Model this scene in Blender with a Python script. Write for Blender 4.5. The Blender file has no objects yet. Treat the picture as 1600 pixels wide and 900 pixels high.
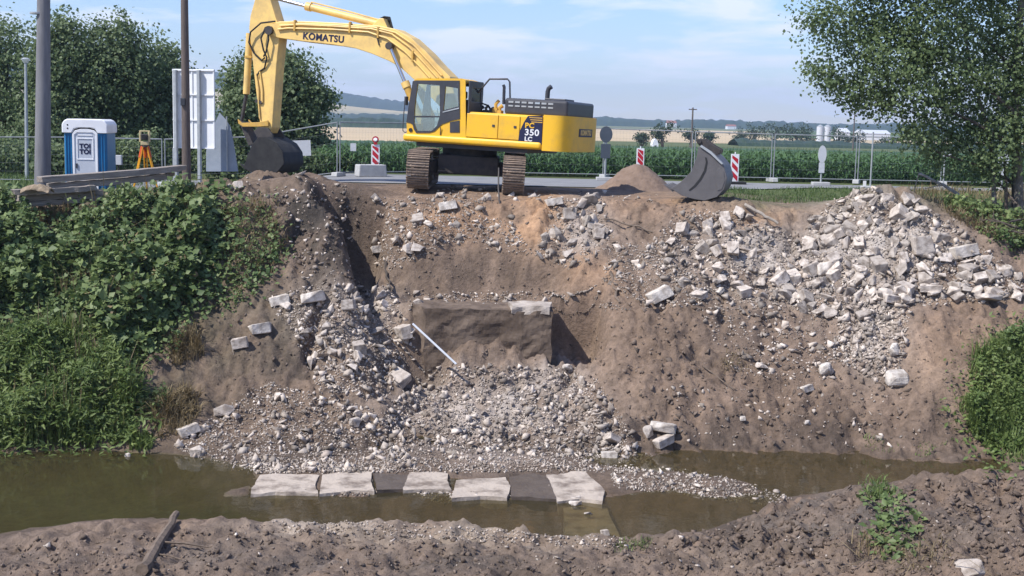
import bpy, bmesh, math, random
import numpy as np
from mathutils import Vector, Matrix, geometry

random.seed(7)
rng = np.random.default_rng(7)
sc = bpy.context.scene
COL = sc.collection
R = math.radians

# ------------------------------------------------------------------ camera
F_PX, CX, CY = 2000.0, 800.0, 450.0           # focal length and centre of the 1600x900 photograph
EYE = Vector((0, 0, 1.95))
CAM_R = (Matrix.Rotation(R(90 - 7.4), 3, 'X') @ Matrix.Rotation(R(1.2), 3, 'Z'))
cam_d = bpy.data.cameras.new('camera')
cam = bpy.data.objects.new('camera', cam_d)
COL.objects.link(cam)
cam.matrix_world = Matrix.Translation(EYE) @ CAM_R.to_4x4()
cam_d.sensor_width = 36.0
cam_d.lens = F_PX / 1600 * 36
cam_d.clip_start = 0.1
cam_d.clip_end = 20000
sc.camera = cam

# ------------------------------------------------------------------ sun, sky, exposure
SUN_TO = Vector((-0.56, -0.33, 0.80)).normalized()
sun_d = bpy.data.lights.new('sun', 'SUN')
sun_d.energy = 4.6
sun_d.angle = R(0.53)
sun_d.color = (1.0, 0.955, 0.89)
sun = bpy.data.objects.new('sun', sun_d)
COL.objects.link(sun)
sun.rotation_euler = SUN_TO.to_track_quat('Z', 'Y').to_euler()
SUN_EL = math.asin(SUN_TO.z)
SUN_AZ = math.atan2(SUN_TO.x, SUN_TO.y)        # clockwise from +Y

w = bpy.data.worlds.new('World')
sc.world = w
w.use_nodes = True
nt = w.node_tree
nt.nodes.clear()
N, L = nt.nodes.new, nt.links.new
out = N('ShaderNodeOutputWorld')
bg = N('ShaderNodeBackground')
bg.inputs[1].default_value = 0.112
sky = N('ShaderNodeTexSky')
sky.sky_type = 'NISHITA'
sky.sun_disc = False
sky.sun_elevation = SUN_EL
sky.sun_rotation = SUN_AZ
sky.altitude = 300
sky.air_density = 1.3
sky.dust_density = 0.0
sky.ozone_density = 4.0
tc = N('ShaderNodeTexCoord')
sep = N('ShaderNodeSeparateXYZ')
L(tc.outputs['Generated'], sep.inputs[0])
mz = N('ShaderNodeMath'); mz.operation = 'MAXIMUM'; L(sep.outputs[2], mz.inputs[0]); mz.inputs[1].default_value = 0.0
az = N('ShaderNodeMath'); az.operation = 'ADD'; L(mz.outputs[0], az.inputs[0]); az.inputs[1].default_value = 0.13
dv = N('ShaderNodeVectorMath'); dv.operation = 'DIVIDE'
L(tc.outputs['Generated'], dv.inputs[0])
cmb = N('ShaderNodeCombineXYZ')
for i in range(3):
    L(az.outputs[0], cmb.inputs[i])
L(cmb.outputs[0], dv.inputs[1])
n1 = N('ShaderNodeTexNoise'); n1.inputs['Scale'].default_value = 1.9; n1.inputs['Detail'].default_value = 9
n1.inputs['Roughness'].default_value = 0.55; n1.inputs['Distortion'].default_value = 0.25
L(dv.outputs[0], n1.inputs['Vector'])
ramp = N('ShaderNodeValToRGB')
ramp.color_ramp.elements[0].position = 0.485; ramp.color_ramp.elements[0].color = (0, 0, 0, 1)
ramp.color_ramp.elements[1].position = 0.64; ramp.color_ramp.elements[1].color = (0.85, 0.85, 0.85, 1)
L(n1.outputs[0], ramp.inputs[0])
mx = N('ShaderNodeMix'); mx.data_type = 'RGBA'
L(ramp.outputs[0], mx.inputs['Factor'])
tn = N('ShaderNodeMix'); tn.data_type = 'RGBA'; tn.blend_type = 'MULTIPLY'; tn.inputs['Factor'].default_value = 1
tn.inputs['B'].default_value = (0.80, 0.90, 1.25, 1)
L(sky.outputs[0], tn.inputs['A'])
L(tn.outputs['Result'], mx.inputs['A'])
mx.inputs['B'].default_value = (7.0, 7.4, 8.5, 1)
L(mx.outputs['Result'], bg.inputs[0])
L(bg.outputs[0], out.inputs[0])

sc.view_settings.view_transform = 'Standard'
sc.view_settings.look = 'None'
sc.view_settings.gamma = 1
sc.view_settings.exposure = 0.42
sc.view_settings.use_curve_mapping = False
sc.render.engine = 'CYCLES'
sc.cycles.use_denoising = True
sc.cycles.max_bounces = 6
sc.cycles.diffuse_bounces = 2
sc.cycles.glossy_bounces = 3
sc.cycles.transmission_bounces = 4
sc.cycles.transparent_max_bounces = 12
sc.cycles.volume_bounces = 0
sc.cycles.sample_clamp_indirect = 6

# ------------------------------------------------------------------ pixel helpers (photograph pixel -> direction; distance given)
RM = np.array(CAM_R)
EY = np.array(EYE)


def rays(px, py):
    px = np.asarray(px, float); py = np.asarray(py, float)
    d = np.stack([(px - CX) / F_PX, -(py - CY) / F_PX, -np.ones_like(px)], -1)
    d = d @ RM.T
    return d / d[..., 1:2]


def P(px, py, D):
    return EY + rays(px, py) * D


def PZ(px, py, z):
    d = rays(px, py)
    return EY + d * ((z - EY[2]) / d[..., 2:3])


def proj(X):
    c = (np.asarray(X) - EY) @ RM
    return CX + F_PX * c[..., 0] / -c[..., 2], CY - F_PX * c[..., 1] / -c[..., 2]


# ------------------------------------------------------------------ numpy noise
def _hash(ix, iy, seed):
    h = (ix.astype(np.int64) * 374761393 + iy.astype(np.int64) * 668265263 + seed * 1442695041) & 0x7fffffff
    h = ((h ^ (h >> 13)) * 1274126177) & 0x7fffffff
    return ((h ^ (h >> 16)) & 0xffff) / 65535.0


def vnoise(x, y, seed=0):
    x = np.asarray(x, float); y = np.asarray(y, float)
    ix = np.floor(x); iy = np.floor(y)
    fx = x - ix; fy = y - iy
    fx = fx * fx * fx * (fx * (fx * 6 - 15) + 10); fy = fy * fy * fy * (fy * (fy * 6 - 15) + 10)
    a = _hash(ix, iy, seed); b = _hash(ix + 1, iy, seed); c = _hash(ix, iy + 1, seed); d = _hash(ix + 1, iy + 1, seed)
    return (a + (b - a) * fx) * (1 - fy) + (c + (d - c) * fx) * fy


def fbm(x, y, seed=0, oct=5, gain=0.5, lac=2.03):
    s = 0; a = 1; t = 0
    for i in range(oct):
        s = s + a * (vnoise(x, y, seed + i * 17) * 2 - 1); t += a
        a *= gain; x = x * lac + 3.7; y = y * lac + 1.3
    return s / t


def ridged(x, y, seed=0, oct=4):
    s = 0; a = 1; t = 0
    for i in range(oct):
        s = s + a * (1 - np.abs(vnoise(x, y, seed + i * 13) * 2 - 1)); t += a
        a *= 0.5; x = x * 2.1 + 5.1; y = y * 2.1 + 2.7
    return s / t


def clods(x, y, seed, k=1.0):
    """heaped lumps of random height, one per cell"""
    ix = np.floor(x); iy = np.floor(y)
    best = np.full(x.shape, -9.0)
    for dx in (-1, 0, 1):
        for dy in (-1, 0, 1):
            cx_, cy_ = ix + dx, iy + dy
            px_ = cx_ + _hash(cx_, cy_, seed); py_ = cy_ + _hash(cx_, cy_, seed + 7)
            hh_ = _hash(cx_, cy_, seed + 13)
            d2 = (x - px_) ** 2 * (0.6 + 0.8 * _hash(cx_, cy_, seed + 19)) + (y - py_) ** 2
            best = np.maximum(best, hh_ - k * 1.3 * d2)
    return np.clip(best, -0.6, 1)


def sstep(a, b, x):
    t = np.clip((x - a) / (b - a), 0, 1)
    return t * t * (3 - 2 * t)


def in_poly(px, py, poly):
    px = np.asarray(px); py = np.asarray(py)
    r = np.zeros(px.shape, bool)
    n = len(poly)
    for i in range(n):
        x0, y0 = poly[i]; x1, y1 = poly[(i + 1) % n]
        if y0 == y1:
            continue
        c = ((y0 > py) != (y1 > py)) & (px < (x1 - x0) * (py - y0) / (y1 - y0) + x0)
        r ^= c
    return r


# ------------------------------------------------------------------ materials
def _mat(name):
    m = bpy.data.materials.new(name)
    m.use_nodes = True
    t = m.node_tree
    return m, t, t.nodes['Principled BSDF']


def mat(name, c1, c2=None, rough=0.8, scale=4.0, bump=0.0, bscale=30.0, metal=0.0, spec=0.3, detail=5.0, lo=0.35, hi=0.65, coat=0.0, rnd=0.0, stretch=None):
    m, t, b = _mat(name)
    N, L = t.nodes.new, t.links.new
    c2 = c2 or tuple(x * 0.8 for x in c1)
    tc = N('ShaderNodeTexCoord')
    vec = tc.outputs['Object']
    if stretch:
        mp = N('ShaderNodeMapping'); mp.inputs['Scale'].default_value = stretch
        L(vec, mp.inputs[0]); vec = mp.outputs[0]
    n = N('ShaderNodeTexNoise'); n.inputs['Scale'].default_value = scale; n.inputs['Detail'].default_value = detail
    n.inputs['Roughness'].default_value = 0.62
    L(vec, n.inputs['Vector'])
    r = N('ShaderNodeValToRGB')
    r.color_ramp.elements[0].position = lo; r.color_ramp.elements[0].color = (*c1, 1)
    r.color_ramp.elements[1].position = hi; r.color_ramp.elements[1].color = (*c2, 1)
    L(n.outputs[0], r.inputs[0])
    col = r.outputs[0]
    if rnd:
        oi = N('ShaderNodeObjectInfo')
        mr = N('ShaderNodeMapRange'); mr.inputs[3].default_value = 1 - rnd; mr.inputs[4].default_value = 1 + rnd
        L(oi.outputs['Random'], mr.inputs[0])
        vm = N('ShaderNodeVectorMath'); vm.operation = 'SCALE'
        L(col, vm.inputs[0]); L(mr.outputs[0], vm.inputs['Scale'])
        col = vm.outputs[0]
    L(col, b.inputs['Base Color'])
    b.inputs['Roughness'].default_value = rough
    b.inputs['Metallic'].default_value = metal
    b.inputs['Specular IOR Level'].default_value = spec
    b.inputs['Coat Weight'].default_value = coat
    if bump:
        n2 = N('ShaderNodeTexNoise'); n2.inputs['Scale'].default_value = bscale; n2.inputs['Detail'].default_value = 6
        L(vec, n2.inputs['Vector'])
        bp = N('ShaderNodeBump'); bp.inputs['Strength'].default_value = min(1, bump); bp.inputs['Distance'].default_value = 0.03
        L(n2.outputs[0], bp.inputs['Height'])
        L(bp.outputs[0], b.inputs['Normal'])
    return m


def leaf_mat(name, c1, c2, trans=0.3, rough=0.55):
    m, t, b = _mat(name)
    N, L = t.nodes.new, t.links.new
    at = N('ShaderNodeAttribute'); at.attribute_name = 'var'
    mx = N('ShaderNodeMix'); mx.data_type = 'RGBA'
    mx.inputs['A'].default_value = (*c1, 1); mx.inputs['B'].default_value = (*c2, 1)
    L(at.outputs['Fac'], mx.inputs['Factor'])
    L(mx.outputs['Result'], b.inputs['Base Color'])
    b.inputs['Roughness'].default_value = rough
    b.inputs['Specular IOR Level'].default_value = 0.35
    tr = N('ShaderNodeBsdfTranslucent')
    L(mx.outputs['Result'], tr.inputs['Color'])
    ms = N('ShaderNodeMixShader'); ms.inputs[0].default_value = trans
    L(b.outputs[0], ms.inputs[1]); L(tr.outputs[0], ms.inputs[2])
    L(ms.outputs[0], t.nodes['Material Output'].inputs['Surface'])
    return m


def stone_mat(name, c1, c2, attr=None, rnd=0.3, soil=(0.19, 0.15, 0.12)):
    """broken concrete: pale cement with dark aggregate specks and soil stains"""
    m, t, b = _mat(name)
    N, L = t.nodes.new, t.links.new
    tc = N('ShaderNodeTexCoord')
    vec = tc.outputs['Object']
    n = N('ShaderNodeTexNoise'); n.inputs['Scale'].default_value = 4.0; n.inputs['Detail'].default_value = 7; n.inputs['Roughness'].default_value = 0.7
    L(vec, n.inputs['Vector'])
    r = N('ShaderNodeValToRGB')
    r.color_ramp.elements[0].position = 0.3; r.color_ramp.elements[0].color = (*c1, 1)
    r.color_ramp.elements[1].position = 0.7; r.color_ramp.elements[1].color = (*c2, 1)
    L(n.outputs[0], r.inputs[0])
    n2 = N('ShaderNodeTexNoise'); n2.inputs['Scale'].default_value = 2.2; n2.inputs['Detail'].default_value = 4
    L(vec, n2.inputs['Vector'])
    r2 = N('ShaderNodeValToRGB')
    r2.color_ramp.elements[0].position = 0.44; r2.color_ramp.elements[0].color = (0, 0, 0, 1)
    r2.color_ramp.elements[1].position = 0.64; r2.color_ramp.elements[1].color = (0.68, 0.68, 0.68, 1)
    L(n2.outputs[0], r2.inputs[0])
    mx = N('ShaderNodeMix'); mx.data_type = 'RGBA'
    L(r2.outputs[0], mx.inputs['Factor']); L(r.outputs[0], mx.inputs['A']); mx.inputs['B'].default_value = (*soil, 1)
    mr = N('ShaderNodeMapRange'); mr.inputs[3].default_value = 1 - rnd; mr.inputs[4].default_value = 1 + rnd
    if attr:
        at = N('ShaderNodeAttribute'); at.attribute_name = attr
        L(at.outputs['Fac'], mr.inputs[0])
    else:
        oi = N('ShaderNodeObjectInfo'); L(oi.outputs['Random'], mr.inputs[0])
    vm = N('ShaderNodeVectorMath'); vm.operation = 'SCALE'
    L(mx.outputs['Result'], vm.inputs[0]); L(mr.outputs[0], vm.inputs['Scale'])
    L(vm.outputs[0], b.inputs['Base Color'])
    b.inputs['Roughness'].default_value = 0.9
    b.inputs['Specular IOR Level'].default_value = 0.2
    n3 = N('ShaderNodeTexNoise'); n3.inputs['Scale'].default_value = 18; n3.inputs['Detail'].default_value = 6
    L(vec, n3.inputs['Vector'])
    bp = N('ShaderNodeBump'); bp.inputs['Strength'].default_value = 0.6; bp.inputs['Distance'].default_value = 0.03
    L(n3.outputs[0], bp.inputs['Height']); L(bp.outputs[0], b.inputs['Normal'])
    return m


def glass_mat(name, tint=(0.75, 0.85, 0.85), refl=0.16):
    m, t, b = _mat(name)
    N, L = t.nodes.new, t.links.new
    tr = N('ShaderNodeBsdfTransparent'); tr.inputs[0].default_value = (*tint, 1)
    gl = N('ShaderNodeBsdfGlossy'); gl.inputs['Roughness'].default_value = 0.05; gl.inputs[0].default_value = (0.9, 0.95, 1, 1)
    ms = N('ShaderNodeMixShader'); ms.inputs[0].default_value = refl
    L(tr.outputs[0], ms.inputs[1]); L(gl.outputs[0], ms.inputs[2])
    L(ms.outputs[0], t.nodes['Material Output'].inputs['Surface'])
    return m


M = {}
M['yellow'] = mat('yellow_paint', (0.80, 0.45, 0.022), (0.52, 0.31, 0.07), rough=0.42, scale=2.2, spec=0.45, lo=0.46, hi=0.86, detail=9)
M['boom_yellow'] = mat('faded_yellow_paint', (0.82, 0.55, 0.17), (0.45, 0.31, 0.14), rough=0.45, scale=2.4, spec=0.45, lo=0.42, hi=0.82, detail=9)
M['tank_yellow'] = mat('dusty_yellow_paint', (0.62, 0.36, 0.06), (0.42, 0.27, 0.09), rough=0.6, scale=5, lo=0.35, hi=0.7)
M['black'] = mat('charcoal_paint', (0.035, 0.037, 0.045), (0.05, 0.05, 0.058), rough=0.45, scale=3, spec=0.4)
M['rubber_and_shade'] = mat('black_rubber_and_bucket_shade', (0.015, 0.015, 0.017), (0.03, 0.03, 0.03), rough=0.7)  # rubber parts, and the digging bucket darkened as if in shade
M['steel_dark'] = mat('dark_worn_steel', (0.045, 0.042, 0.043), (0.075, 0.065, 0.06), rough=0.6, scale=6, bump=0.2, metal=0.2)
M['track_steel'] = mat('muddy_track_steel', (0.32, 0.24, 0.18), (0.17, 0.13, 0.10), rough=0.8, scale=7, bump=0.5, bscale=25)
M['chrome'] = mat('chrome_rod', (0.55, 0.56, 0.58), (0.5, 0.5, 0.52), rough=0.2, metal=0.9)
M['navy'] = mat('navy_lettering', (0.012, 0.015, 0.05), (0.016, 0.018, 0.055), rough=0.5)
M['white_ink'] = mat('white_lettering', (0.75, 0.75, 0.75), (0.7, 0.7, 0.7), rough=0.5)
M['glass'] = glass_mat('cab_glass')
M['bucket_grey'] = mat('worn_grey_bucket_steel', (0.125, 0.118, 0.118), (0.085, 0.08, 0.082), rough=0.55, scale=2.2, bump=0.15, spec=0.4, lo=0.3, hi=0.7)
M['white_plastic'] = mat('white_plastic', (0.80, 0.81, 0.82), (0.72, 0.73, 0.75), rough=0.45, scale=3)
M['pale_plastic'] = mat('pale_grey_plastic', (0.50, 0.53, 0.58), (0.46, 0.49, 0.54), rough=0.5, scale=3)
M['blue_plastic'] = mat('blue_plastic', (0.010, 0.15, 0.33), (0.012, 0.12, 0.27), rough=0.4, scale=3)
M['galv'] = mat('galvanised_steel', (0.42, 0.44, 0.45), (0.33, 0.35, 0.36), rough=0.5, scale=8, metal=0.3)
M['fence_galv'] = mat('dull_fence_steel', (0.27, 0.29, 0.31), (0.21, 0.225, 0.24), rough=0.6, scale=8)
M['sign_back'] = mat('grey_sign_back', (0.07, 0.085, 0.11), (0.055, 0.07, 0.09), rough=0.5)
M['sign_pale'] = mat('pale_sign_sheet', (0.55, 0.57, 0.60), (0.48, 0.50, 0.53), rough=0.5)
M['white_sheet'] = mat('white_sheet_metal', (0.78, 0.79, 0.80), (0.70, 0.71, 0.72), rough=0.45, scale=1.5)
M['red'] = mat('red_reflective', (0.50, 0.02, 0.035), (0.42, 0.02, 0.035), rough=0.4)
M['conc_pole'] = mat('concrete_pole', (0.20, 0.20, 0.21), (0.15, 0.15, 0.16), rough=0.9, scale=3, bump=0.2, stretch=(3, 3, 0.4))
M['wood_pole'] = mat('brown_wood_pole', (0.15, 0.12, 0.105), (0.10, 0.08, 0.07), rough=0.9, scale=6, bump=0.3, stretch=(6, 6, 0.5))
M['timber'] = mat('weathered_timber', (0.33, 0.29, 0.25), (0.20, 0.17, 0.145), rough=0.9, scale=5, bump=0.5, bscale=20, stretch=(0.4, 4, 4))
M['conc_block'] = mat('concrete_block', (0.45, 0.45, 0.44), (0.36, 0.36, 0.36), rough=0.9, scale=4, bump=0.2)
M['slab'] = mat('wet_edged_concrete', (0.43, 0.365, 0.30), (0.17, 0.135, 0.108), rough=0.8, scale=2.3, bump=0.5, bscale=14, lo=0.46, hi=0.66)
M['wall_conc'] = mat('soil_smeared_concrete', (0.175, 0.132, 0.100), (0.088, 0.064, 0.048), rough=0.95, scale=1.6, bump=0.9, bscale=7, lo=0.38, hi=0.62)
M['stone'] = stone_mat('broken_concrete', (0.56, 0.495, 0.43), (0.40, 0.345, 0.295), rnd=0.28)
M['stone_pale'] = stone_mat('pale_broken_concrete', (0.66, 0.60, 0.53), (0.50, 0.45, 0.39), rnd=0.12)
M['rubble'] = stone_mat('rubble_stone', (0.55, 0.485, 0.42), (0.34, 0.29, 0.245), attr='var', rnd=0.5)
M['clod'] = stone_mat('soil_clod', (0.165, 0.124, 0.097), (0.11, 0.084, 0.066), attr='var', rnd=0.35)
M['wood'] = mat('grey_dead_wood', (0.19, 0.145, 0.11), (0.11, 0.085, 0.065), rough=0.9, scale=8, bump=0.4)
M['pale_wood'] = mat('bleached_wood', (0.42, 0.37, 0.31), (0.28, 0.24, 0.2), rough=0.9, scale=8, bump=0.4)
M['bark'] = mat('bark', (0.105, 0.085, 0.07), (0.06, 0.05, 0.042), rough=0.95, scale=6, bump=0.6)
M['bark_pale'] = mat('pale_poplar_bark', (0.22, 0.20, 0.17), (0.10, 0.09, 0.075), rough=0.95, scale=5, bump=0.6)
M['asphalt'] = mat('pale_worn_asphalt', (0.235, 0.235, 0.235), (0.185, 0.185, 0.19), rough=0.9, scale=1.2, bump=0.1, bscale=60)
M['leaf_poplar'] = leaf_mat('poplar_leaf', (0.082, 0.135, 0.054), (0.240, 0.305, 0.135), trans=0.45, rough=0.55)
M['leaf_dark'] = leaf_mat('dark_tree_leaf', (0.075, 0.120, 0.055), (0.205, 0.260, 0.120), trans=0.42)
M['leaf_vine'] = leaf_mat('vine_leaf', (0.052, 0.098, 0.030), (0.215, 0.270, 0.098), trans=0.25)
M['leaf_grass'] = leaf_mat('tall_grass_blade', (0.070, 0.120, 0.028), (0.225, 0.285, 0.090), trans=0.35)
M['leaf_short'] = leaf_mat('verge_grass_blade', (0.055, 0.10, 0.025), (0.13, 0.185, 0.06), trans=0.3)
M['leaf_dry'] = leaf_mat('dry_grass_blade', (0.16, 0.12, 0.06), (0.30, 0.235, 0.13), trans=0.25)
M['leaf_corn'] = leaf_mat('maize_leaf', (0.036, 0.095, 0.034), (0.110, 0.190, 0.072), trans=0.3)
M['leaf_far'] = leaf_mat('far_tree_leaf', (0.020, 0.040, 0.022), (0.045, 0.075, 0.035), trans=0.15)


# ------------------------------------------------------------------ object helpers
def obj(name, me, parent=None, m=None):
    o = bpy.data.objects.new(name, me)
    COL.objects.link(o)
    if parent is not None:
        o.parent = parent
    if m is not None and me is not None and hasattr(me, 'materials') and not me.materials:
        me.materials.append(m)
    return o


def tag(o, label=None, cat=None, group=None, kind=None):
    if label: o['label'] = label
    if cat: o['category'] = cat
    if group: o['group'] = group
    if kind: o['kind'] = kind
    return o


def empty(name, loc=(0, 0, 0), rz=0.0, label=None, cat=None, group=None):
    o = bpy.data.objects.new(name, None)
    COL.objects.link(o)
    o.location = loc; o.rotation_euler = (0, 0, rz)
    o.empty_display_size = 0.1
    return tag(o, label, cat, group)


def copy_tree(o, parent=None):
    c = o.copy(); COL.objects.link(c); c.parent = parent
    for ch in list(o.children):
        copy_tree(ch, c)
    return c


def np_mesh(name, V, Fc, var=None, smooth=False):
    """V (n,3), Fc (m,k) of one polygon size"""
    V = np.ascontiguousarray(V, np.float32); Fc = np.ascontiguousarray(Fc, np.int32)
    me = bpy.data.meshes.new(name)
    k = Fc.shape[1]
    me.vertices.add(len(V)); me.vertices.foreach_set('co', V.ravel())
    me.loops.add(Fc.size); me.loops.foreach_set('vertex_index', Fc.ravel())
    me.polygons.add(len(Fc))
    me.polygons.foreach_set('loop_start', np.arange(0, Fc.size, k, dtype=np.int32))
    if smooth:
        me.polygons.foreach_set('use_smooth', np.ones(len(Fc), bool))
    if var is not None:
        a = me.attributes.new('var', 'FLOAT', 'POINT')
        a.data.foreach_set('value', np.ascontiguousarray(var, np.float32))
    me.update(calc_edges=True)
    return me


class MB:
    """collects simple solids into one mesh"""
    def __init__(s):
        s.v = []; s.f = []

    def add(s, vs, fs):
        n = len(s.v)
        s.v += [tuple(v) for v in vs]
        s.f += [tuple(i + n for i in f) for f in fs]
        return s

    def box(s, x0, x1, y0, y1, z0, z1):
        return s.add([(x0, y0, z0), (x1, y0, z0), (x1, y1, z0), (x0, y1, z0), (x0, y0, z1), (x1, y0, z1), (x1, y1, z1), (x0, y1, z1)],
                     [(0, 3, 2, 1), (4, 5, 6, 7), (0, 1, 5, 4), (1, 2, 6, 5), (2, 3, 7, 6), (3, 0, 4, 7)])

    def tube(s, pts, r, n=8, caps=True):
        pts = [Vector(p) for p in pts]
        rr = r if isinstance(r, (list, tuple)) else [r] * len(pts)
        vs, fs = [], []
        up = None
        for i, p in enumerate(pts):
            a = pts[max(i - 1, 0)]; b = pts[min(i + 1, len(pts) - 1)]
            t = (b - a)
            if t.length < 1e-9: t = Vector((0, 0, 1))
            t.normalize()
            if up is None:
                up = Vector((0, 0, 1)) if abs(t.z) < 0.9 else Vector((1, 0, 0))
            u = (up - t * up.dot(t)).normalized(); v = t.cross(u)
            up = u
            for k in range(n):
                q = 2 * math.pi * k / n
                vs.append(p + (u * math.cos(q) + v * math.sin(q)) * rr[i])
        for i in range(len(pts) - 1):
            for k in range(n):
                k2 = (k + 1) % n
                fs.append((i * n + k, i * n + k2, (i + 1) * n + k2, (i + 1) * n + k))
        if caps:
            fs.append(tuple(range(n - 1, -1, -1)))
            fs.append(tuple(range((len(pts) - 1) * n, len(pts) * n)))
        return s.add(vs, fs)

    def cyl(s, a, b, r, n=16):
        return s.tube([a, b], r, n)

    def prism(s, poly, y0, y1, holes=(), axis='y'):
        """polygon given in (x,z) (axis y), extruded from y0 to y1; holes are polygons too"""
        loops = [list(poly)] + [list(h) for h in holes]
        flat = [p for lp in loops for p in lp]
        tri = geometry.tessellate_polygon([[Vector((p[0], p[1], 0)) for p in lp] for lp in loops])

        def mk(p, y):
            return {'y': (p[0], y, p[1]), 'z': (p[0], p[1], y), 'x': (y, p[0], p[1])}[axis]
        n = len(flat)
        vs = [mk(p, y0) for p in flat] + [mk(p, y1) for p in flat]
        fs = []
        for t in tri:
            fs.append((t[0], t[1], t[2])); fs.append((t[2] + n, t[1] + n, t[0] + n))
        o = 0
        for lp in loops:
            m = len(lp)
            for i in range(m):
                j = (i + 1) % m
                fs.append((o + i, o + j, o + j + n, o + i + n))
            o += m
        return s.add(vs, fs)

    def build(s, name, m, parent=None, bevel=0.0, smooth=False, segs=2, angle=35):
        me = bpy.data.meshes.new(name)
        me.from_pydata(s.v, [], s.f)
        bm = bmesh.new(); bm.from_mesh(me)
        bmesh.ops.remove_doubles(bm, verts=bm.verts, dist=1e-5)
        bmesh.ops.recalc_face_normals(bm, faces=bm.faces)
        if smooth:
            for f in bm.faces: f.smooth = True
            for e in bm.edges:
                if len(e.link_faces) == 2 and e.calc_face_angle(0) > R(angle): e.smooth = False
        bm.to_mesh(me); bm.free()
        o = obj(name, me, parent, m)
        if bevel:
            b = o.modifiers.new('bevel', 'BEVEL'); b.width = bevel; b.segments = segs
            b.limit_method = 'ANGLE'; b.angle_limit = R(30)
        return o


def text(name, s, size, mtx, m, parent, extrude=0.004, fat=0.0, align='CENTER', sx=1.0):
    cu = bpy.data.curves.new(name, 'FONT')
    cu.body = s; cu.size = size; cu.extrude = extrude; cu.offset = fat
    cu.space_character = 1.08; cu.align_x = align; cu.align_y = 'CENTER'
    tmp = bpy.data.objects.new(name, cu)
    COL.objects.link(tmp)
    me = bpy.data.meshes.new_from_object(tmp.evaluated_get(bpy.context.evaluated_depsgraph_get()))
    bpy.data.objects.remove(tmp)
    me.materials.clear(); me.name = name
    o = obj(name, me, parent, m)
    o.matrix_local = mtx @ Matrix.Diagonal((sx, 1, 1, 1))
    return o


# ------------------------------------------------------------------ ground heights
Z_W = -4.75                                    # water level of the stream


def g_far(X, Y):
    """level of the land behind the works"""
    X = np.asarray(X, float); Y = np.asarray(Y, float)
    z = -0.45 * sstep(-5.5, -9.5, X) * (1 - sstep(60, 120, Y)) - 0.15 * sstep(5, 9, X) * (1 - sstep(38, 43, Y))
    z = z - 2.4 * np.clip((Y - 46) / 154, 0, 1) + 1.0 * np.clip((Y - 300) / 1200, 0, 1)
    z = z + 84 * np.exp(-(((X + 700) / 440) ** 2 + ((Y - 2350) / 520) ** 2)) + 20 * np.exp(-(((X + 1500) / 700) ** 2 + ((Y - 2600) / 500) ** 2))
    z = z + 9 * np.exp(-(((X - 500) / 900) ** 2 + ((Y - 2700) / 450) ** 2))
    return z


CT = []                                        # control points of the bank: X, Y, Z


def cp_d(px, rows):
    for py, d in rows:
        if d < 0: CT.append(PZ(px, py, d))
        else: CT.append(P(px, py, d))


cp_d(-350, [(345, 31.0), (430, 29.3), (520, 27.6), (640, 25.9), (705, -4.72)])
cp_d(-150, [(345, 31.0), (430, 29.3), (520, 27.6), (640, 25.9), (705, -4.72)])
cp_d(0, [(338, 31.2), (430, 29.3), (520, 27.6), (620, 26.0), (705, -4.72)])
cp_d(120, [(330, 31.3), (420, 29.5), (520, 27.6), (620, 26.0), (700, -4.72)])
cp_d(230, [(318, 31.8), (400, 29.9), (500, 28.0), (600, 26.4), (702, -4.70)])
cp_d(350, [(290, 32.8), (330, 31.5), (400, 30.1), (480, 28.8), (560, 27.5), (640, 26.3), (715, -4.71)])
cp_d(440, [(278, 34.2), (305, 32.8), (345, 31.6), (400, 30.4), (470, 29.1), (540, 27.9), (640, 26.4), (730, -4.70)])
cp_d(500, [(285, 34.0), (310, 32.7), (360, 31.2), (430, 29.8), (480, 28.8), (560, 27.7), (650, 26.3), (735, -4.64)])
cp_d(535, [(290, 34.0), (312, 32.5), (360, 31.0), (430, 29.6), (480, 28.7), (560, 27.7), (650, 26.3)])
cp_d(585, [(303, 33.9), (340, 33.5), (390, 32.8), (440, 31.8), (470, 30.0), (520, 29.1), (600, 27.4), (700, 25.7)])
cp_d(650, [(314, 33.5), (350, 32.9), (393, 32.0), (452, 31.65), (485, 30.0), (575, 28.9), (640, 27.4), (698, -4.48), (725, -4.58)])
cp_d(760, [(318, 33.4), (350, 33.0), (390, 32.15), (452, 31.75), (480, 30.1), (575, 28.8), (640, 27.2), (700, 25.7)])
cp_d(850, [(319, 33.2), (350, 32.6), (408, 31.7), (452, 31.5), (475, 30.3), (575, 28.8), (640, 27.2), (705, 25.6)])
cp_d(905, [(318, 33.2), (360, 32.4), (420, 31.2), (470, 30.5), (575, 28.8), (640, 27.1), (710, 25.5)])
cp_d(980, [(318, 33.2), (350, 32.4), (420, 30.9), (500, 29.2), (580, 27.8), (650, 26.6), (705, 25.7)])
cp_d(1100, [(320, 33.0), (360, 32.0), (420, 30.8), (500, 29.2), (580, 27.8), (650, 26.6), (695, -4.66)])
cp_d(1200, [(326, 33.3), (360, 32.3), (420, 31.0), (500, 29.4), (570, 28.2), (640, 27.0), (698, -4.68)])
cp_d(1285, [(336, 33.3), (380, 32.0), (440, 30.6), (500, 29.4), (570, 28.2), (650, 26.9), (700, -4.68)])
cp_d(1365, [(293, 33.0), (330, 32.0), (400, 30.7), (470, 29.4), (520, 28.7), (590, 27.7), (650, 26.9), (705, -4.66)])
cp_d(1450, [(322, 32.8), (360, 31.7), (420, 30.4), (475, 29.2), (500, 28.6), (580, 27.5), (650, 26.6), (705, -4.62)])
cp_d(1530, [(366, 31.8), (420, 30.6), (475, 29.2), (540, 28.1), (620, 26.9), (700, -4.6)])
cp_d(1600, [(402, 31.4), (460, 29.8), (490, 29.0), (560, 27.7), (640, 26.7), (715, -4.6)])
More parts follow.
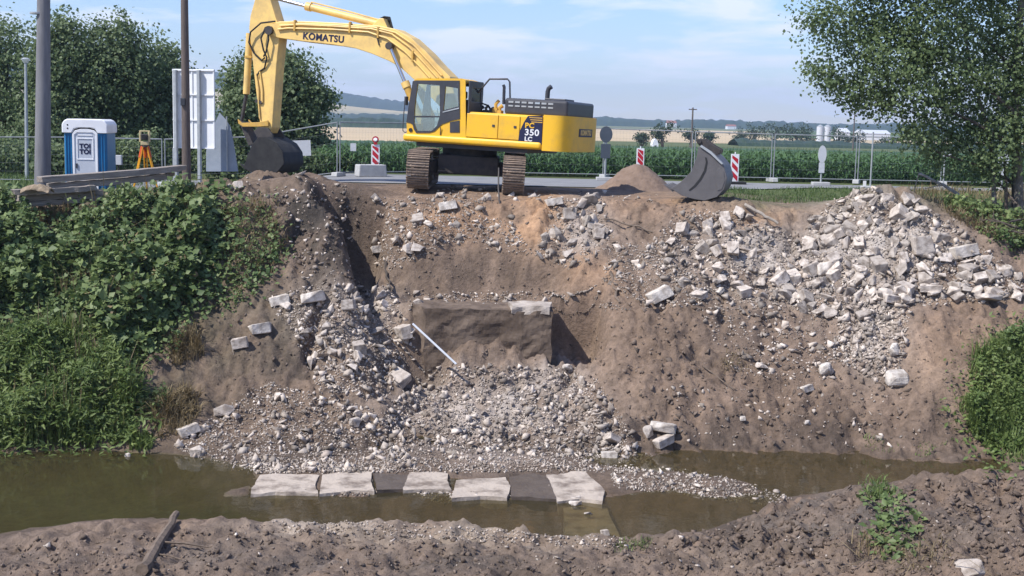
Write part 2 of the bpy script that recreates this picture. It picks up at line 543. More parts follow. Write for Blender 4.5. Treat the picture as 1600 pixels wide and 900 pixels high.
cp_d(1760, [(380, 32.0), (460, 29.8), (500, 28.8), (560, 27.7), (640, 26.7), (715, -4.6)])
# stream bed, gravel bar
for px, py, z in [(-200, 780, -5.2), (50, 790, -5.25), (150, 765, -5.2), (300, 770, -5.1), (430, 795, -5.02), (600, 795, -4.98), (800, 805, -4.96), (930, 800, -5.0), (1050, 800, -4.98),
                  (960, 748, -4.68), (1040, 752, -4.68), (1120, 768, -4.69), (1200, 784, -4.78), (1180, 802, -4.90), (1120, 812, -4.92), (1300, 757, -4.88), (1250, 770, -4.84), (1230, 750, -4.86), (1180, 722, -4.84), (1280, 735, -4.86), (1400, 722, -4.82), (1550, 728, -4.8), (1700, 728, -4.8),
                  (500, 722, -4.62), (580, 722, -4.6), (660, 722, -4.58), (760, 722, -4.58), (850, 722, -4.58), (600, 700, -4.5)] + [(x_, 745, -4.73) for x_ in range(410, 950, 60)] + [(x_, 768, -4.76) for x_ in range(400, 950, 60)] + [(x_, 784, -4.80) for x_ in range(400, 960, 60)] + [(x_, 798, -4.95) for x_ in range(400, 960, 90)]:
    CT.append(PZ(px, py, z))
# near bank
for px, py, d in [(-250, 862, 18.4), (0, 852, 18.6), (100, 830, 19.1), (200, 817, 19.6), (400, 814, 19.9), (640, 824, 19.6), (800, 838, 19.3), (960, 845, 19.5), (1050, 836, 20.1), (1220, 792, 21.2), (1330, 762, 21.6), (1450, 748, 21.8), (1600, 740, 21.8), (1800, 735, 21.8),
                  (-250, 905, 16.7), (0, 900, 16.8), (400, 870, 18.0), (400, 905, 16.9), (800, 870, 18.2), (800, 905, 17.0), (1200, 840, 19.4), (1200, 905, 17.1), (1450, 820, 18.9), (1450, 905, 17.0), (1700, 820, 18.9), (1700, 905, 17.0)]:
    CT.append(P(px, py, d))
for x in range(-16, 17, 4):
    for y, z in [(13.5, -3.6), (10, -2.5), (6, -0.9), (3, 0.1), (0, 0.3), (-3, 0.3)]:
        CT.append(np.array((x, y, z)))
    for y in (35.2, 37, 39.0):
        CT.append(np.array((x, y, float(g_far(x, y)))))
CT = np.array(CT)


def _tps_fit(C, lam=0.004):
    n = len(C)
    d = np.linalg.norm(C[:, None, :2] - C[None, :, :2], axis=2)
    K = np.where(d > 0, d * d * np.log(d + 1e-12), 0) + lam * np.eye(n)
    Pm = np.hstack([np.ones((n, 1)), C[:, :2]])
    A = np.zeros((n + 3, n + 3)); A[:n, :n] = K; A[:n, n:] = Pm; A[n:, :n] = Pm.T
    return np.linalg.solve(A, np.concatenate([C[:, 2], np.zeros(3)]))


TPS = _tps_fit(CT)


def tps(X, Y):
    sh = X.shape
    x = X.ravel(); y = Y.ravel()
    o = np.empty(len(x))
    for i in range(0, len(x), 20000):
        a = x[i:i + 20000]; b = y[i:i + 20000]
        r2 = (a[:, None] - CT[None, :, 0]) ** 2 + (b[:, None] - CT[None, :, 1]) ** 2
        o[i:i + 20000] = (0.5 * r2 * np.log(r2 + 1e-12)) @ TPS[:len(CT)] + TPS[-3] + TPS[-2] * a + TPS[-1] * b
    return o.reshape(sh)


def axis_pts(segs):
    o = []
    for a, b, st in segs:
        o.append(np.arange(a, b - 1e-6, st))
    o.append(np.array([segs[-1][1]]))
    return np.concatenate(o)


GX = axis_pts([(-30, -17, 1.0), (-17, -12.5, 0.15), (-12.5, 12.5, 0.05), (12.5, 17, 0.15), (17, 30, 1.0)])
GY = axis_pts([(-3, 14, 0.5), (14, 16, 0.12), (16, 34.6, 0.05), (34.6, 39.0, 0.09)])
TX, TY = np.meshgrid(GX, GY)
# smooth base on a coarse lattice, then bilinear
CXs = np.arange(-17, 17.01, 0.25); CYs = np.arange(-3, 39.51, 0.25)
_bx, _by = np.meshgrid(CXs, CYs)
_bz = tps(_bx, _by)


def bilin(Zg, x0, y0, st, X, Y):
    fx = np.clip((X - x0) / st, 0, Zg.shape[1] - 1.001); fy = np.clip((Y - y0) / st, 0, Zg.shape[0] - 1.001)
    ix = fx.astype(int); iy = fy.astype(int)
    fx = fx - ix; fy = fy - iy
    return (Zg[iy, ix] * (1 - fx) + Zg[iy, ix + 1] * fx) * (1 - fy) + (Zg[iy + 1, ix] * (1 - fx) + Zg[iy + 1, ix + 1] * fx) * fy


TZ = bilin(_bz, -17, -3, 0.25, TX, TY)
# ledge on top of the abutment with the steep soil face behind it
lm = sstep(-2.75, -2.3, TX) * (1 - sstep(0.85, 1.35, TX)) * sstep(29.2, 29.6, TY) * (1 - sstep(31.75, 31.85, TY))
fe_ = TY + 0.16 * fbm(TX * 1.3, TX * 0, 44, 3)
TZ = TZ - lm * np.maximum(TZ - (-2.42 + 0.08 * (TY - 29.6) + 1.15 * sstep(31.2, 31.72, fe_)), 0)
# level standing ground behind the crest
cm = sstep(-4.2, -3.2, TX) * (1 - sstep(4.2, 5.4, TX)) * sstep(32.9, 33.5, TY)
TZ = TZ - cm * np.maximum(TZ - (-0.14 + 0.13 * sstep(33.2, 35.2, TY)), 0)
# dug niche beside the abutment remnant, hole at its left end
nich = sstep(0.80, 0.95, TX) * (1 - sstep(1.9, 2.3, TX)) * sstep(28.7, 29.0, TY) * (1 - sstep(30.5, 30.65, TY))
TZ = TZ * (1 - nich) + np.minimum(TZ, -3.72) * nich
hole = np.exp(-(((TX + 2.0) / 0.5) ** 4 + ((TY - 28.9) / 0.36) ** 4))
TZ -= 1.15 * hole
# cut face under the left ridge: trench running down the slope
tren = np.exp(-(((TX + 3.85 + 0.30 * (TY - 31.5) + 0.25 * fbm(TY * 1.3, TY * 0, 8, 3)) / (0.38 + 0.16 * sstep(31.5, 33, TY))) ** 2)) * sstep(29.4, 30.6, TY) * (1 - sstep(33.5, 34.2, TY))
TZ -= 1.05 * tren
scx = TX + 0.22 * fbm(TY * 2.1, TX * 1.5, 15, 3)
bite = sstep(-5.20, -4.30, scx) * (1 - sstep(-3.8, -3.2, TX)) * sstep(31.9, 32.35, TY + 0.2 * fbm(TX * 2, TY * 2, 18, 2)) * (1 - sstep(33.75, 33.95, TY + 0.15 * fbm(TX * 3, TY * 0, 19, 2)))
TZ -= 1.9 * bite
TZ += 0.22 * np.exp(-(((TX + 5.45) / 0.5) ** 2)) * sstep(30.6, 31.6, TY) * (1 - sstep(33.6, 34.4, TY))
bite2 = sstep(-5.55, -5.4, scx) * (1 - sstep(-5.0, -4.4, TX)) * sstep(30.3, 30.6, TY) * (1 - sstep(31.6, 31.9, TY))
TZ -= 0.38 * bite2
gul = np.exp(-(((TX + 4.42 + 0.12 * fbm(TY * 2, TY * 0, 22, 3)) / 0.16) ** 2)) * sstep(27.4, 28.0, TY) * (1 - sstep(29.0, 29.4, TY))
TZ -= 0.45 * gul
# dark spoil where the digging arm comes down
TZ += 0.62 * np.exp(-(((TX + 7.1) / 1.25) ** 2 + ((TY - 36.9) / 0.9) ** 2)) + 0.25 * np.exp(-(((TX + 5.6) / 0.8) ** 2 + ((TY - 35.6) / 0.7) ** 2))
# roughness
VPX, VPY = proj(np.stack([TX, TY, TZ], -1))
slope = np.clip(sstep(24.8, 26.2, TY) * (1 - sstep(33.0, 34.0, TY)) + 0.9 * np.exp(-(((TX + 6.6) / 1.9) ** 2 + ((TY - 36.4) / 1.4) ** 2)), 0, 1)
edge_ = 20.1 + 1.9 * sstep(1050, 1300, VPX) - 0.8 * (1 - sstep(0, 250, VPX))
near = sstep(14, 16, TY) * (1 - sstep(edge_ - 0.7, edge_ + 0.3, TY))
rough = np.clip(slope + near * 0.9 + 0.12, 0, 1)
calm = np.exp(-(((VPX - 745) / 95) ** 2 + ((VPY - 428) / 38) ** 2)) + 0.7 * np.exp(-(((VPX - 1480) / 80) ** 2 + ((VPY - 560) / 70) ** 2))
rough = rough * (1 - 0.55 * np.clip(calm, 0, 1))
TZ += rough * (0.17 * fbm(TX * 0.9, TY * 0.9, 3, 3) + 0.17 * (ridged(TX * 1.5, TY * 1.2, 11, 3) - 0.6) + 0.10 * fbm(TX * 3.3, TY * 2.6, 23, 3)
               + 0.075 * (ridged(TX * 5.5, TY * 4.4, 31, 2) - 0.6) + 0.03 * fbm(TX * 12, TY * 9, 41, 2))
lump = np.clip(fbm(TX * 0.7 + 4, TY * 0.7, 101, 3) * 1.6 + 0.55, 0, 1) * rough * (1 - 0.75 * near * (1 - sstep(1000, 1300, VPX)))
wxp = TX + 0.18 * fbm(TX * 2.2, TY * 2.2, 111, 2); wyp = TY + 0.18 * fbm(TX * 2.2 + 9, TY * 2.2, 113, 2)
TZ += lump * (0.20 * (np.abs(fbm(wxp * 2.3, wyp * 1.9, 121, 3)) - 0.2) + 0.11 * (np.abs(fbm(wxp * 6.5, wyp * 5.5, 131, 2)) - 0.2))
cmask = rough * np.clip(0.45 + 1.3 * fbm(TX * 0.8 + 2, TY * 0.8, 151, 3), 0.30, 1) * (1 - 0.5 * near * (1 - sstep(900, 1200, VPX)))
TZ += cmask * (0.23 * (clods(wxp * 2.4, wyp * 2.1, 201) - 0.35) + 0.11 * (clods(wxp * 5.6, wyp * 5.0, 211) - 0.35) + 0.045 * (clods(TX * 11, TY * 10, 221) - 0.35))
TZ += near * sstep(300, 1500, VPX) * (0.20 * (ridged(TX * 2.1, TY * 2.1, 77, 2) - 0.55) + 0.10 * (vnoise(wxp * 5.5, wyp * 5.5, 79) - 0.5))
TZ += (1 - rough) * 0.012 * fbm(TX * 4, TY * 4, 51, 3)
# smoothing into the far land
bl = sstep(36.5, 38.5, TY)
TZ = TZ * (1 - bl) + g_far(TX, TY) * bl
TZ = np.where(np.abs(TX) > 17, bilin(TZ, 0, 0, 1, np.searchsorted(GX, np.clip(TX, -16.99, 16.99)).astype(float), np.broadcast_to(np.arange(len(GY))[:, None], TX.shape).astype(float)), TZ)


def tz(X, Y):
    """height of the finished bank"""
    X = np.asarray(X, float); Y = np.asarray(Y, float)
    ix = np.clip(np.searchsorted(GX, X) - 1, 0, len(GX) - 2); iy = np.clip(np.searchsorted(GY, Y) - 1, 0, len(GY) - 2)
    fx = np.clip((X - GX[ix]) / (GX[ix + 1] - GX[ix]), 0, 1); fy = np.clip((Y - GY[iy]) / (GY[iy + 1] - GY[iy]), 0, 1)
    return (TZ[iy, ix] * (1 - fx) + TZ[iy, ix + 1] * fx) * (1 - fy) + (TZ[iy + 1, ix] * (1 - fx) + TZ[iy + 1, ix + 1] * fx) * fy


def hit(px, py, d0=15.5, d1=38.5, st=0.05):
    """where the line of sight through a pixel meets the bank"""
    d = rays(px, py)
    D = np.full(d.shape[:-1], d1)
    done = np.zeros(d.shape[:-1], bool)
    for y in np.arange(d0, d1, st):
        q = EY + d * y
        b = (~done) & (q[..., 2] < tz(q[..., 0], q[..., 1]))
        D[b] = y; done |= b
    q = EY + d * D[..., None]
    q[..., 2] = tz(q[..., 0], q[..., 1])
    return q, done


# soil colours: ground material (sand, topsoil, cement dust, wet mud), plus shade painted on the cut face
soil = np.empty(TX.shape + (3,))
soil[:] = (0.195, 0.141, 0.104)


def tint(c, px, py, sx, sy, a=1.0):
    global soil
    k = a * np.exp(-(((VPX - px) / sx) ** 2 + ((VPY - py) / sy) ** 2))
    k = np.clip(k * (0.75 + 0.9 * fbm(TX * 1.6, TY * 1.6, 91, 3)), 0, 1)[..., None]
    soil = soil * (1 - k) + np.array(c) * k


DUST = (0.44, 0.39, 0.345); SAND = (0.36, 0.225, 0.135); DAMP = (0.075, 0.058, 0.046); TOP = (0.115, 0.09, 0.073)
tint(DUST, 1360, 380, 120, 90, 0.95); tint(DUST, 1180, 400, 120, 60, 0.75); tint(DUST, 1370, 520, 50, 60, 0.9)
tint(DUST, 780, 650, 150, 60, 0.8); tint(DUST, 860, 600, 50, 30, 0.9); tint(DUST, 540, 480, 80, 50, 0.6); tint(DUST, 900, 360, 60, 50, 0.7)
tint(SAND, 835, 340, 45, 60, 1.3); tint(SAND, 690, 345, 70, 30, 0.5); tint((0.215, 0.15, 0.105), 1040, 560, 140, 90, 0.7); tint((0.24, 0.175, 0.125), 1480, 560, 90, 90, 0.7); tint(SAND, 920, 425, 45, 32, 0.8); tint(SAND, 1190, 335, 90, 14, 0.8); tint(SAND, 1010, 320, 80, 18, 0.7); tint(SAND, 720, 330, 90, 40, 0.45)
tint(SAND, 1480, 520, 80, 60, 0.35)
tint((0.07, 0.057, 0.05), 505, 345, 78, 85, 1.15); tint((0.135, 0.097, 0.070), 745, 428, 125, 36, 0.9); tint(DAMP, 610, 755, 45, 20, 0.9); tint(DAMP, 825, 760, 40, 22, 0.9); tint(DAMP, 700, 785, 300, 10, 0.7); tint(TOP, 420, 560, 110, 80, 0.6); tint(TOP, 750, 430, 120, 35, 0.35); tint(TOP, 1120, 540, 110, 60, 0.45); tint(TOP, 1240, 360, 40, 22, 0.6)  # first tint: dark soil of the cut face with its shade painted in
tint(DAMP, 480, 700, 180, 26, 0.75); tint(DAMP, 1200, 680, 260, 30, 0.85); tint(DAMP, 1000, 690, 90, 22, 0.5)
tint((0.16, 0.13, 0.108), 300, 880, 500, 60, 0.7); tint((0.125, 0.105, 0.09), 1350, 820, 320, 70, 0.9); tint((0.115, 0.095, 0.08), 700, 880, 300, 26, 0.7)
tint((0.40, 0.335, 0.27), 500, 824, 90, 12, 1.1); tint((0.38, 0.31, 0.24), 770, 842, 140, 12, 1.1); tint((0.29, 0.23, 0.175), 640, 838, 260, 14, 0.6); tint((0.25, 0.195, 0.15), 1180, 880, 140, 18, 0.7)
tint((0.085, 0.10, 0.04), 1230, 300, 110, 22, 1.0); tint((0.09, 0.08, 0.045), 1500, 310, 80, 24, 0.9)
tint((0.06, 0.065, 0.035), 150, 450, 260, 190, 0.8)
wet = 1 - sstep(Z_W - 0.04, Z_W + 0.03, TZ)
bk_ = sstep(330, 480, VPX)[..., None]
bed = np.array((0.12, 0.11, 0.045)) * (1 - bk_) + np.array((0.17, 0.115, 0.075)) * bk_
dmp = (1 - sstep(Z_W + 0.02, Z_W + 0.22, TZ + 0.05 * fbm(TX * 3, TY * 3, 64, 3)))[..., None] * 0.55
soil = soil * (1 - dmp) + np.array(DAMP) * dmp
soil = soil * (1 - wet[..., None]) + bed * wet[..., None]
soil *= (1 + 0.30 * fbm(TX * 2.2, TY * 2.2, 61, 5))[..., None]
soil = np.clip(soil, 0.01, 0.8)

nx, ny = len(GX), len(GY)
idx = np.arange(nx * ny).reshape(ny, nx)
Fq = np.stack([idx[:-1, :-1], idx[:-1, 1:], idx[1:, 1:], idx[1:, :-1]], -1).reshape(-1, 4)
me = np_mesh('excavated_bank', np.stack([TX, TY, TZ], -1).reshape(-1, 3), Fq, smooth=True)
ca = me.color_attributes.new('soil', 'FLOAT_COLOR', 'POINT')
ca.data.foreach_set('color', np.concatenate([soil, np.ones(TX.shape + (1,))], -1).astype(np.float32).ravel())
m, t, b = _mat('dug_soil')
N, L = t.nodes.new, t.links.new
at = N('ShaderNodeAttribute'); at.attribute_name = 'soil'
tcn = N('ShaderNodeTexCoord')
na = N('ShaderNodeTexNoise'); na.inputs['Scale'].default_value = 7; na.inputs['Detail'].default_value = 8; na.inputs['Roughness'].default_value = 0.72
L(tcn.outputs['Object'], na.inputs['Vector'])
mr = N('ShaderNodeMapRange'); mr.inputs[1].default_value = 0.3; mr.inputs[2].default_value = 0.7; mr.inputs[3].default_value = 0.62; mr.inputs[4].default_value = 1.34
L(na.outputs[0], mr.inputs[0])
vs = N('ShaderNodeVectorMath'); vs.operation = 'SCALE'
L(at.outputs['Color'], vs.inputs[0]); L(mr.outputs[0], vs.inputs['Scale'])
L(vs.outputs[0], b.inputs['Base Color'])
b.inputs['Roughness'].default_value = 0.95; b.inputs['Specular IOR Level'].default_value = 0.15
nb = N('ShaderNodeTexNoise'); nb.inputs['Scale'].default_value = 14; nb.inputs['Detail'].default_value = 9; nb.inputs['Roughness'].default_value = 0.7
L(tcn.outputs['Object'], nb.inputs['Vector'])
bp = N('ShaderNodeBump'); bp.inputs['Strength'].default_value = 0.9; bp.inputs['Distance'].default_value = 0.06
L(nb.outputs[0], bp.inputs['Height']); L(bp.outputs[0], b.inputs['Normal'])
bank = obj('ground_bank', me, None, m)
tag(bank, 'dug brown earth bank with sand, topsoil and cement dust above the stream', 'ground', kind='structure')

# ------------------------------------------------------------------ far land
FXs = np.concatenate([-np.geomspace(4200, 6, 70), np.linspace(-5, 5, 7), np.geomspace(6, 4200, 70)])
FYs = np.concatenate([np.array([38.9, 40, 42, 44, 46]), np.geomspace(48, 4300, 110)])
fx, fy = np.meshgrid(FXs, FYs)
fz = g_far(fx, fy) - 0.012
fc = np.empty(fx.shape + (3,)); fc[:] = (0.09, 0.11, 0.045)
be = fx / fy                                   # bearing
nz = fbm(fx * 0.004, fy * 0.004, 5, 3)


def band(y0, y1, c, b0=-9, b1=9):
    global fc
    k = ((fy > y0) & (fy < y1) & (be > b0) & (be < b1))[..., None]
    fc = np.where(k, np.array(c), fc)


STUB = (0.46, 0.36, 0.23)
band(46, 205, (0.05, 0.065, 0.03), -0.17)
band(205, 240, (0.50, 0.43, 0.30), 0.02)
band(240, 330, (0.10, 0.12, 0.055), 0.02)
band(330, 1050, STUB, 0.02, 0.19)
band(200, 900, STUB, -0.4, 0.02)
band(330, 520, (0.42, 0.34, 0.22), 0.19, 0.6)
band(520, 1400, (0.09, 0.13, 0.055), 0.19, 0.6)
band(1050, 1500, (0.13, 0.15, 0.07), 0.02, 0.19)
band(1500, 4000, (0.30, 0.27, 0.16), -0.2, 0.6)
hl = fz > 12
fc = np.where(hl[..., None], np.where((fz > 44)[..., None] | (nz > 0.35)[..., None], (0.035, 0.05, 0.03), (0.44, 0.36, 0.20)), fc)
fc = fc * (1 + 0.2 * fbm(fx * 0.02, fy * 0.05, 6, 4))[..., None]
idx = np.arange(fx.size).reshape(fx.shape)
Fq = np.stack([idx[:-1, :-1], idx[:-1, 1:], idx[1:, 1:], idx[1:, :-1]], -1).reshape(-1, 4)
me = np_mesh('far_fields', np.stack([fx, fy, fz], -1).reshape(-1, 3), Fq, smooth=True)
ca = me.color_attributes.new('soil', 'FLOAT_COLOR', 'POINT')
ca.data.foreach_set('color', np.concatenate([fc, np.ones(fx.shape + (1,))], -1).astype(np.float32).ravel())
m, t, b = _mat('field_land')
at = t.nodes.new('ShaderNodeAttribute'); at.attribute_name = 'soil'
t.links.new(at.outputs['Color'], b.inputs['Base Color']); b.inputs['Roughness'].default_value = 1; b.inputs['Specular IOR Level'].default_value = 0.1
tag(obj('ground_fields', me, None, m), 'flat farmland with stubble fields running to wooded hills', 'ground', kind='structure')

# asphalt road behind the excavator, 4 mm proud of the land
rx = np.arange(-14, 40.1, 1.0)
rv = []
for x in rx:
    y1 = 45.2 - 0.06 * x if x > -4 else 45.4 + 0.30 * (-4 - x)
    y0 = 39.3 + (0.55 * max(0, x - 4.5) if x < 10 else 3.0)
    for yy in np.linspace(y0, y1, 7):
        rv.append((x, yy, float(g_far(x, yy)) + 0.012))
rid = np.arange(len(rv)).reshape(len(rx), 7)
Fq = np.stack([rid[:-1, :-1], rid[1:, :-1], rid[1:, 1:], rid[:-1, 1:]], -1).reshape(-1, 4)
tag(obj('road', np_mesh('road', np.array(rv), Fq), None, M['asphalt']), 'pale worn asphalt road behind the excavator', 'road', kind='structure')

# ------------------------------------------------------------------ stream water
wx = np.arange(-30, 30.1, 0.25); wy = np.arange(17.5, 28.1, 0.25)
a_, b_ = np.meshgrid(wx, wy)
idx = np.arange(a_.size).reshape(a_.shape)
Fq = np.stack([idx[:-1, :-1], idx[:-1, 1:], idx[1:, 1:], idx[1:, :-1]], -1).reshape(-1, 4)
me = np_mesh('stream', np.stack([a_, b_, np.full(a_.shape, Z_W)], -1).reshape(-1, 3), Fq, smooth=True)
m, t, b = _mat('murky_stream_water')
N, L = t.nodes.new, t.links.new
tr = N('ShaderNodeBsdfTransparent'); tr.inputs[0].default_value = (0.72, 0.69, 0.52, 1)
df = N('ShaderNodeBsdfDiffuse'); df.inputs[0].default_value = (0.072, 0.062, 0.034, 1)
ma = N('ShaderNodeMixShader'); ma.inputs[0].default_value = 0.42
L(tr.outputs[0], ma.inputs[1]); L(df.outputs[0], ma.inputs[2])
gl = N('ShaderNodeBsdfGlossy'); gl.inputs['Roughness'].default_value = 0.03
fr = N('ShaderNodeFresnel'); fr.inputs[0].default_value = 1.33
tcn = N('ShaderNodeTexCoord')
nb = N('ShaderNodeTexNoise'); nb.inputs['Scale'].default_value = 5; nb.inputs['Detail'].default_value = 4
L(tcn.outputs['Object'], nb.inputs['Vector'])
bp = N('ShaderNodeBump'); bp.inputs['Strength'].default_value = 0.10; bp.inputs['Distance'].default_value = 0.03
L(nb.outputs[0], bp.inputs['Height']); L(bp.outputs[0], gl.inputs['Normal']); L(bp.outputs[0], fr.inputs['Normal'])
mb_ = N('ShaderNodeMixShader')
L(fr.outputs[0], mb_.inputs[0]); L(ma.outputs[0], mb_.inputs[1]); L(gl.outputs[0], mb_.inputs[2])
L(mb_.outputs[0], t.nodes['Material Output'].inputs['Surface'])
tag(obj('stream_water', me, None, m), 'murky shallow stream water at the foot of the bank', 'water', kind='structure')

# ------------------------------------------------------------------ abutment remnant and footing slabs
def rough_block(name, poly, z0, z1, m, parent=None, cuts=3, amp=0.03, seed=1):
    """polygonal slab with broken faces"""
    mb = MB().prism(poly, z0, z1, axis='z')
    me = bpy.data.meshes.new(name); me.from_pydata(mb.v, [], mb.f)
    bm = bmesh.new(); bm.from_mesh(me)
    bmesh.ops.recalc_face_normals(bm, faces=bm.faces)
    bmesh.ops.triangulate(bm, faces=bm.faces)
    for _ in range(6):
        es = [e for e in bm.edges if e.calc_length() > cuts]
        if not es: break
        bmesh.ops.subdivide_edges(bm, edges=es, cuts=1, use_grid_fill=False)
        bmesh.ops.triangulate(bm, faces=bm.faces)
    for v in bm.verts:
        c = v.co
        k = fbm(c.x * 2.5 + c.z * 3.1, c.y * 2.5 + c.z * 1.7, seed, 4); k2 = fbm(c.x * 2.5 - c.z * 2.3 + 9, c.y * 2.5 + c.z * 3.3, seed + 5, 4)
        v.co += Vector((amp * float(k), amp * float(k2), amp * 0.8 * float(fbm(c.x * 3 + 7, c.y * 3, seed + 9, 3))))
    bm.to_mesh(me); bm.free()
    return obj(name, me, parent, m)


wall = empty('abutment_wall', (0, 0, 0), 0, 'soil smeared remnant of a concrete bridge abutment beside the dug niche', 'abutment')
rough_block('wall_core', [(-2.0, 29.22), (-1.2, 29.18), (-0.25, 29.24), (0.22, 29.12), (0.93, 29.10), (0.95, 30.5), (-2.3, 30.6), (-2.3, 29.7)], -4.9, -2.36, M['wall_conc'], wall, 0.14, 0.06, 3)
rough_block('cap_course', [(0.0, 29.14), (0.55, 29.10), (0.90, 29.08), (0.93, 29.9), (-0.1, 29.95)], -2.42, -2.24, M['stone'], wall, 0.12, 0.06, 8)
slabs = [([(405, 741), (455, 739), (500, 742), (492, 757), (497, 770), (430, 769), (391, 772)], 'tapered pale footing slab lying at the left pool beside the gravel'),
         ([(506, 733), (545, 733), (583, 736), (578, 752), (585, 768), (540, 767), (499, 771)], 'pale footing slab with square end, second from the left pool'),
         ([(640, 737), (672, 736), (700, 739), (699, 752), (706, 765), (660, 764), (630, 766)], 'short pale footing slab between wet mud and a cracked slab'),
         ([(712, 751), (760, 746), (790, 745), (797, 760), (792, 778), (750, 776), (707, 779)], 'footing slab with rubble heaped along its water edge'),
         ([(853, 738), (890, 736), (915, 738), (945, 766), (940, 783), (905, 779), (872, 782), (858, 760)], 'broad pale footing slab with pointed corner beside the gravel bar')]
for pl, lab in slabs:
    q = PZ(np.array([p[0] for p in pl]), np.array([p[1] for p in pl]), -4.69)
    o = rough_block('footing_slab', [(a[0], a[1]) for a in q], -4.95, -4.69, M['slab'], None, 0.18, 0.035, 21)
    tag(o, lab, 'slab')
M['wet_slab'] = mat('wet_concrete', (0.115, 0.092, 0.075), (0.075, 0.06, 0.05), rough=0.35, scale=1.7, bump=0.4, bscale=14)
for pl, lab in (([(584, 737), (640, 738), (630, 765), (588, 767)], 'dark wet slab between two pale footing slabs'), ([(795, 744), (852, 739), (870, 780), (798, 777)], 'dark wet slab beside the broad pale footing slab')):
    q = PZ(np.array([float(p[0]) for p in pl]), np.array([float(p[1]) for p in pl]), -4.70)
    tag(rough_block('footing_slab', [(a[0], a[1]) for a in q], -4.95, -4.695, M['wet_slab'], None, 0.18, 0.03, 33), lab, 'slab')
q = PZ(np.array([880., 945, 968, 884]), np.array([790., 786, 838, 842]), -4.83)
tag(rough_block('footing_slab', [(a[0], a[1]) for a in q], -5.1, -4.83, M['slab'], None, 0.3, 0.02, 25), 'drowned footing slab lying under the water with stones on its edge', 'slab')

# ------------------------------------------------------------------ stones
def rock_proto(seed, flat=1.0, npts=12, bev=0.05, box=False):
    r = random.Random(seed)
    bm = bmesh.new()
    if box:
        for i in range(8):
            for _ in range(2):
                c = Vector(((i & 1) - .5, (i >> 1 & 1) - .5, (i >> 2) - .5))
                bm.verts.new((c.x * r.uniform(0.5, 1.0), c.y * r.uniform(0.5, 1.0), c.z * flat * r.uniform(0.6, 1.0)))
    for i in range(0 if box else npts):
        v = Vector((r.uniform(-1, 1), r.uniform(-1, 1), r.uniform(-1, 1)))
        mxx = max(abs(v.x), abs(v.y), abs(v.z))
        v = v / (0.55 * mxx + 0.45 * v.length) * r.uniform(0.82, 1.0)
        bm.verts.new((v.x * 0.5, v.y * 0.5 * r.uniform(0.8, 1), v.z * 0.5 * flat))
    h = bmesh.ops.convex_hull(bm, input=bm.verts)
    bmesh.ops.delete(bm, geom=[v for v in bm.verts if not v.link_faces], context='VERTS')
    bmesh.ops.dissolve_limit(bm, angle_limit=R(14), verts=bm.verts, edges=bm.edges)
    if bev:
        bmesh.ops.bevel(bm, geom=list(bm.edges), offset=bev, segments=1, affect='EDGES', profile=0.6)
    bmesh.ops.triangulate(bm, faces=bm.faces)
    bmesh.ops.recalc_face_normals(bm, faces=bm.faces)
    me = bpy.data.meshes.new('stone')
    bm.to_mesh(me); bm.free()
    return me


BIG = [rock_proto(100 + i, flat=[1, 0.75, 0.5, 0.9][i % 4], npts=[9, 11, 8, 13][i % 4], bev=0.022, box=(i % 5 == 0)) for i in range(20)]
for me in BIG:
    me.materials.append(M['stone'])
BOULDER = [rock_proto(300 + i, flat=0.85, npts=22, bev=0.05) for i in range(3)]
SLAB = [rock_proto(400 + i, flat=0.36, bev=0.014, box=True) for i in range(5)]
for me in BOULDER + SLAB:
    me.materials.append(M['stone_pale'])
SMALL = []
for i in range(14):
    me = rock_proto(200 + i, flat=[1, 0.7, 0.55][i % 3], npts=[6, 7, 8][i % 3], bev=0)
    V = np.array([v.co for v in me.vertices]); Fc = np.array([p.vertices[:] for p in me.polygons])
    SMALL.append((V, Fc))


def rand_rot(n, tilt=0.6):
    a = rng.uniform(0, 2 * np.pi, n); b = rng.normal(0, tilt, n); c = rng.normal(0, tilt, n)
    ca, sa, cb, sb, cc, s_ = np.cos(a), np.sin(a), np.cos(b), np.sin(b), np.cos(c), np.sin(c)
    Rz = np.zeros((n, 3, 3)); Rz[:, 0, 0] = ca; Rz[:, 0, 1] = -sa; Rz[:, 1, 0] = sa; Rz[:, 1, 1] = ca; Rz[:, 2, 2] = 1
    Rx = np.zeros((n, 3, 3)); Rx[:, 0, 0] = 1; Rx[:, 1, 1] = cb; Rx[:, 1, 2] = -sb; Rx[:, 2, 1] = sb; Rx[:, 2, 2] = cb
    Ry = np.zeros((n, 3, 3)); Ry[:, 1, 1] = 1; Ry[:, 0, 0] = cc; Ry[:, 0, 2] = s_; Ry[:, 2, 0] = -s_; Ry[:, 2, 2] = cc
    return Rx @ Ry @ Rz


def scatter_mesh(name, pos, size, protos, var=None, tilt=0.6, aspect=0.35):
    Vs, Fs, Va = [], [], []
    n0 = 0
    n = len(pos)
    Rm = rand_rot(n, tilt)
    sc3 = size[:, None] * rng.uniform(1 - aspect, 1 + aspect, (n, 3))
    which = rng.integers(0, len(protos), n)
    var = rng.random(n) if var is None else var
    for k, (V, Fc) in enumerate(protos):
        ii = np.where(which == k)[0]
        if not len(ii): continue
        W = np.einsum('nij,nvj->nvi', Rm[ii], V[None] * sc3[ii][:, None, :]) + pos[ii][:, None, :]
        nv = len(V)
        Fs.append((Fc[None] + (np.arange(len(ii)) * nv)[:, None, None]).reshape(-1, 3) + n0)
        Vs.append(W.reshape(-1, 3)); Va.append(np.repeat(var[ii], nv))
        n0 += nv * len(ii)
    return np_mesh(name, np.concatenate(Vs), np.concatenate(Fs), np.concatenate(Va))


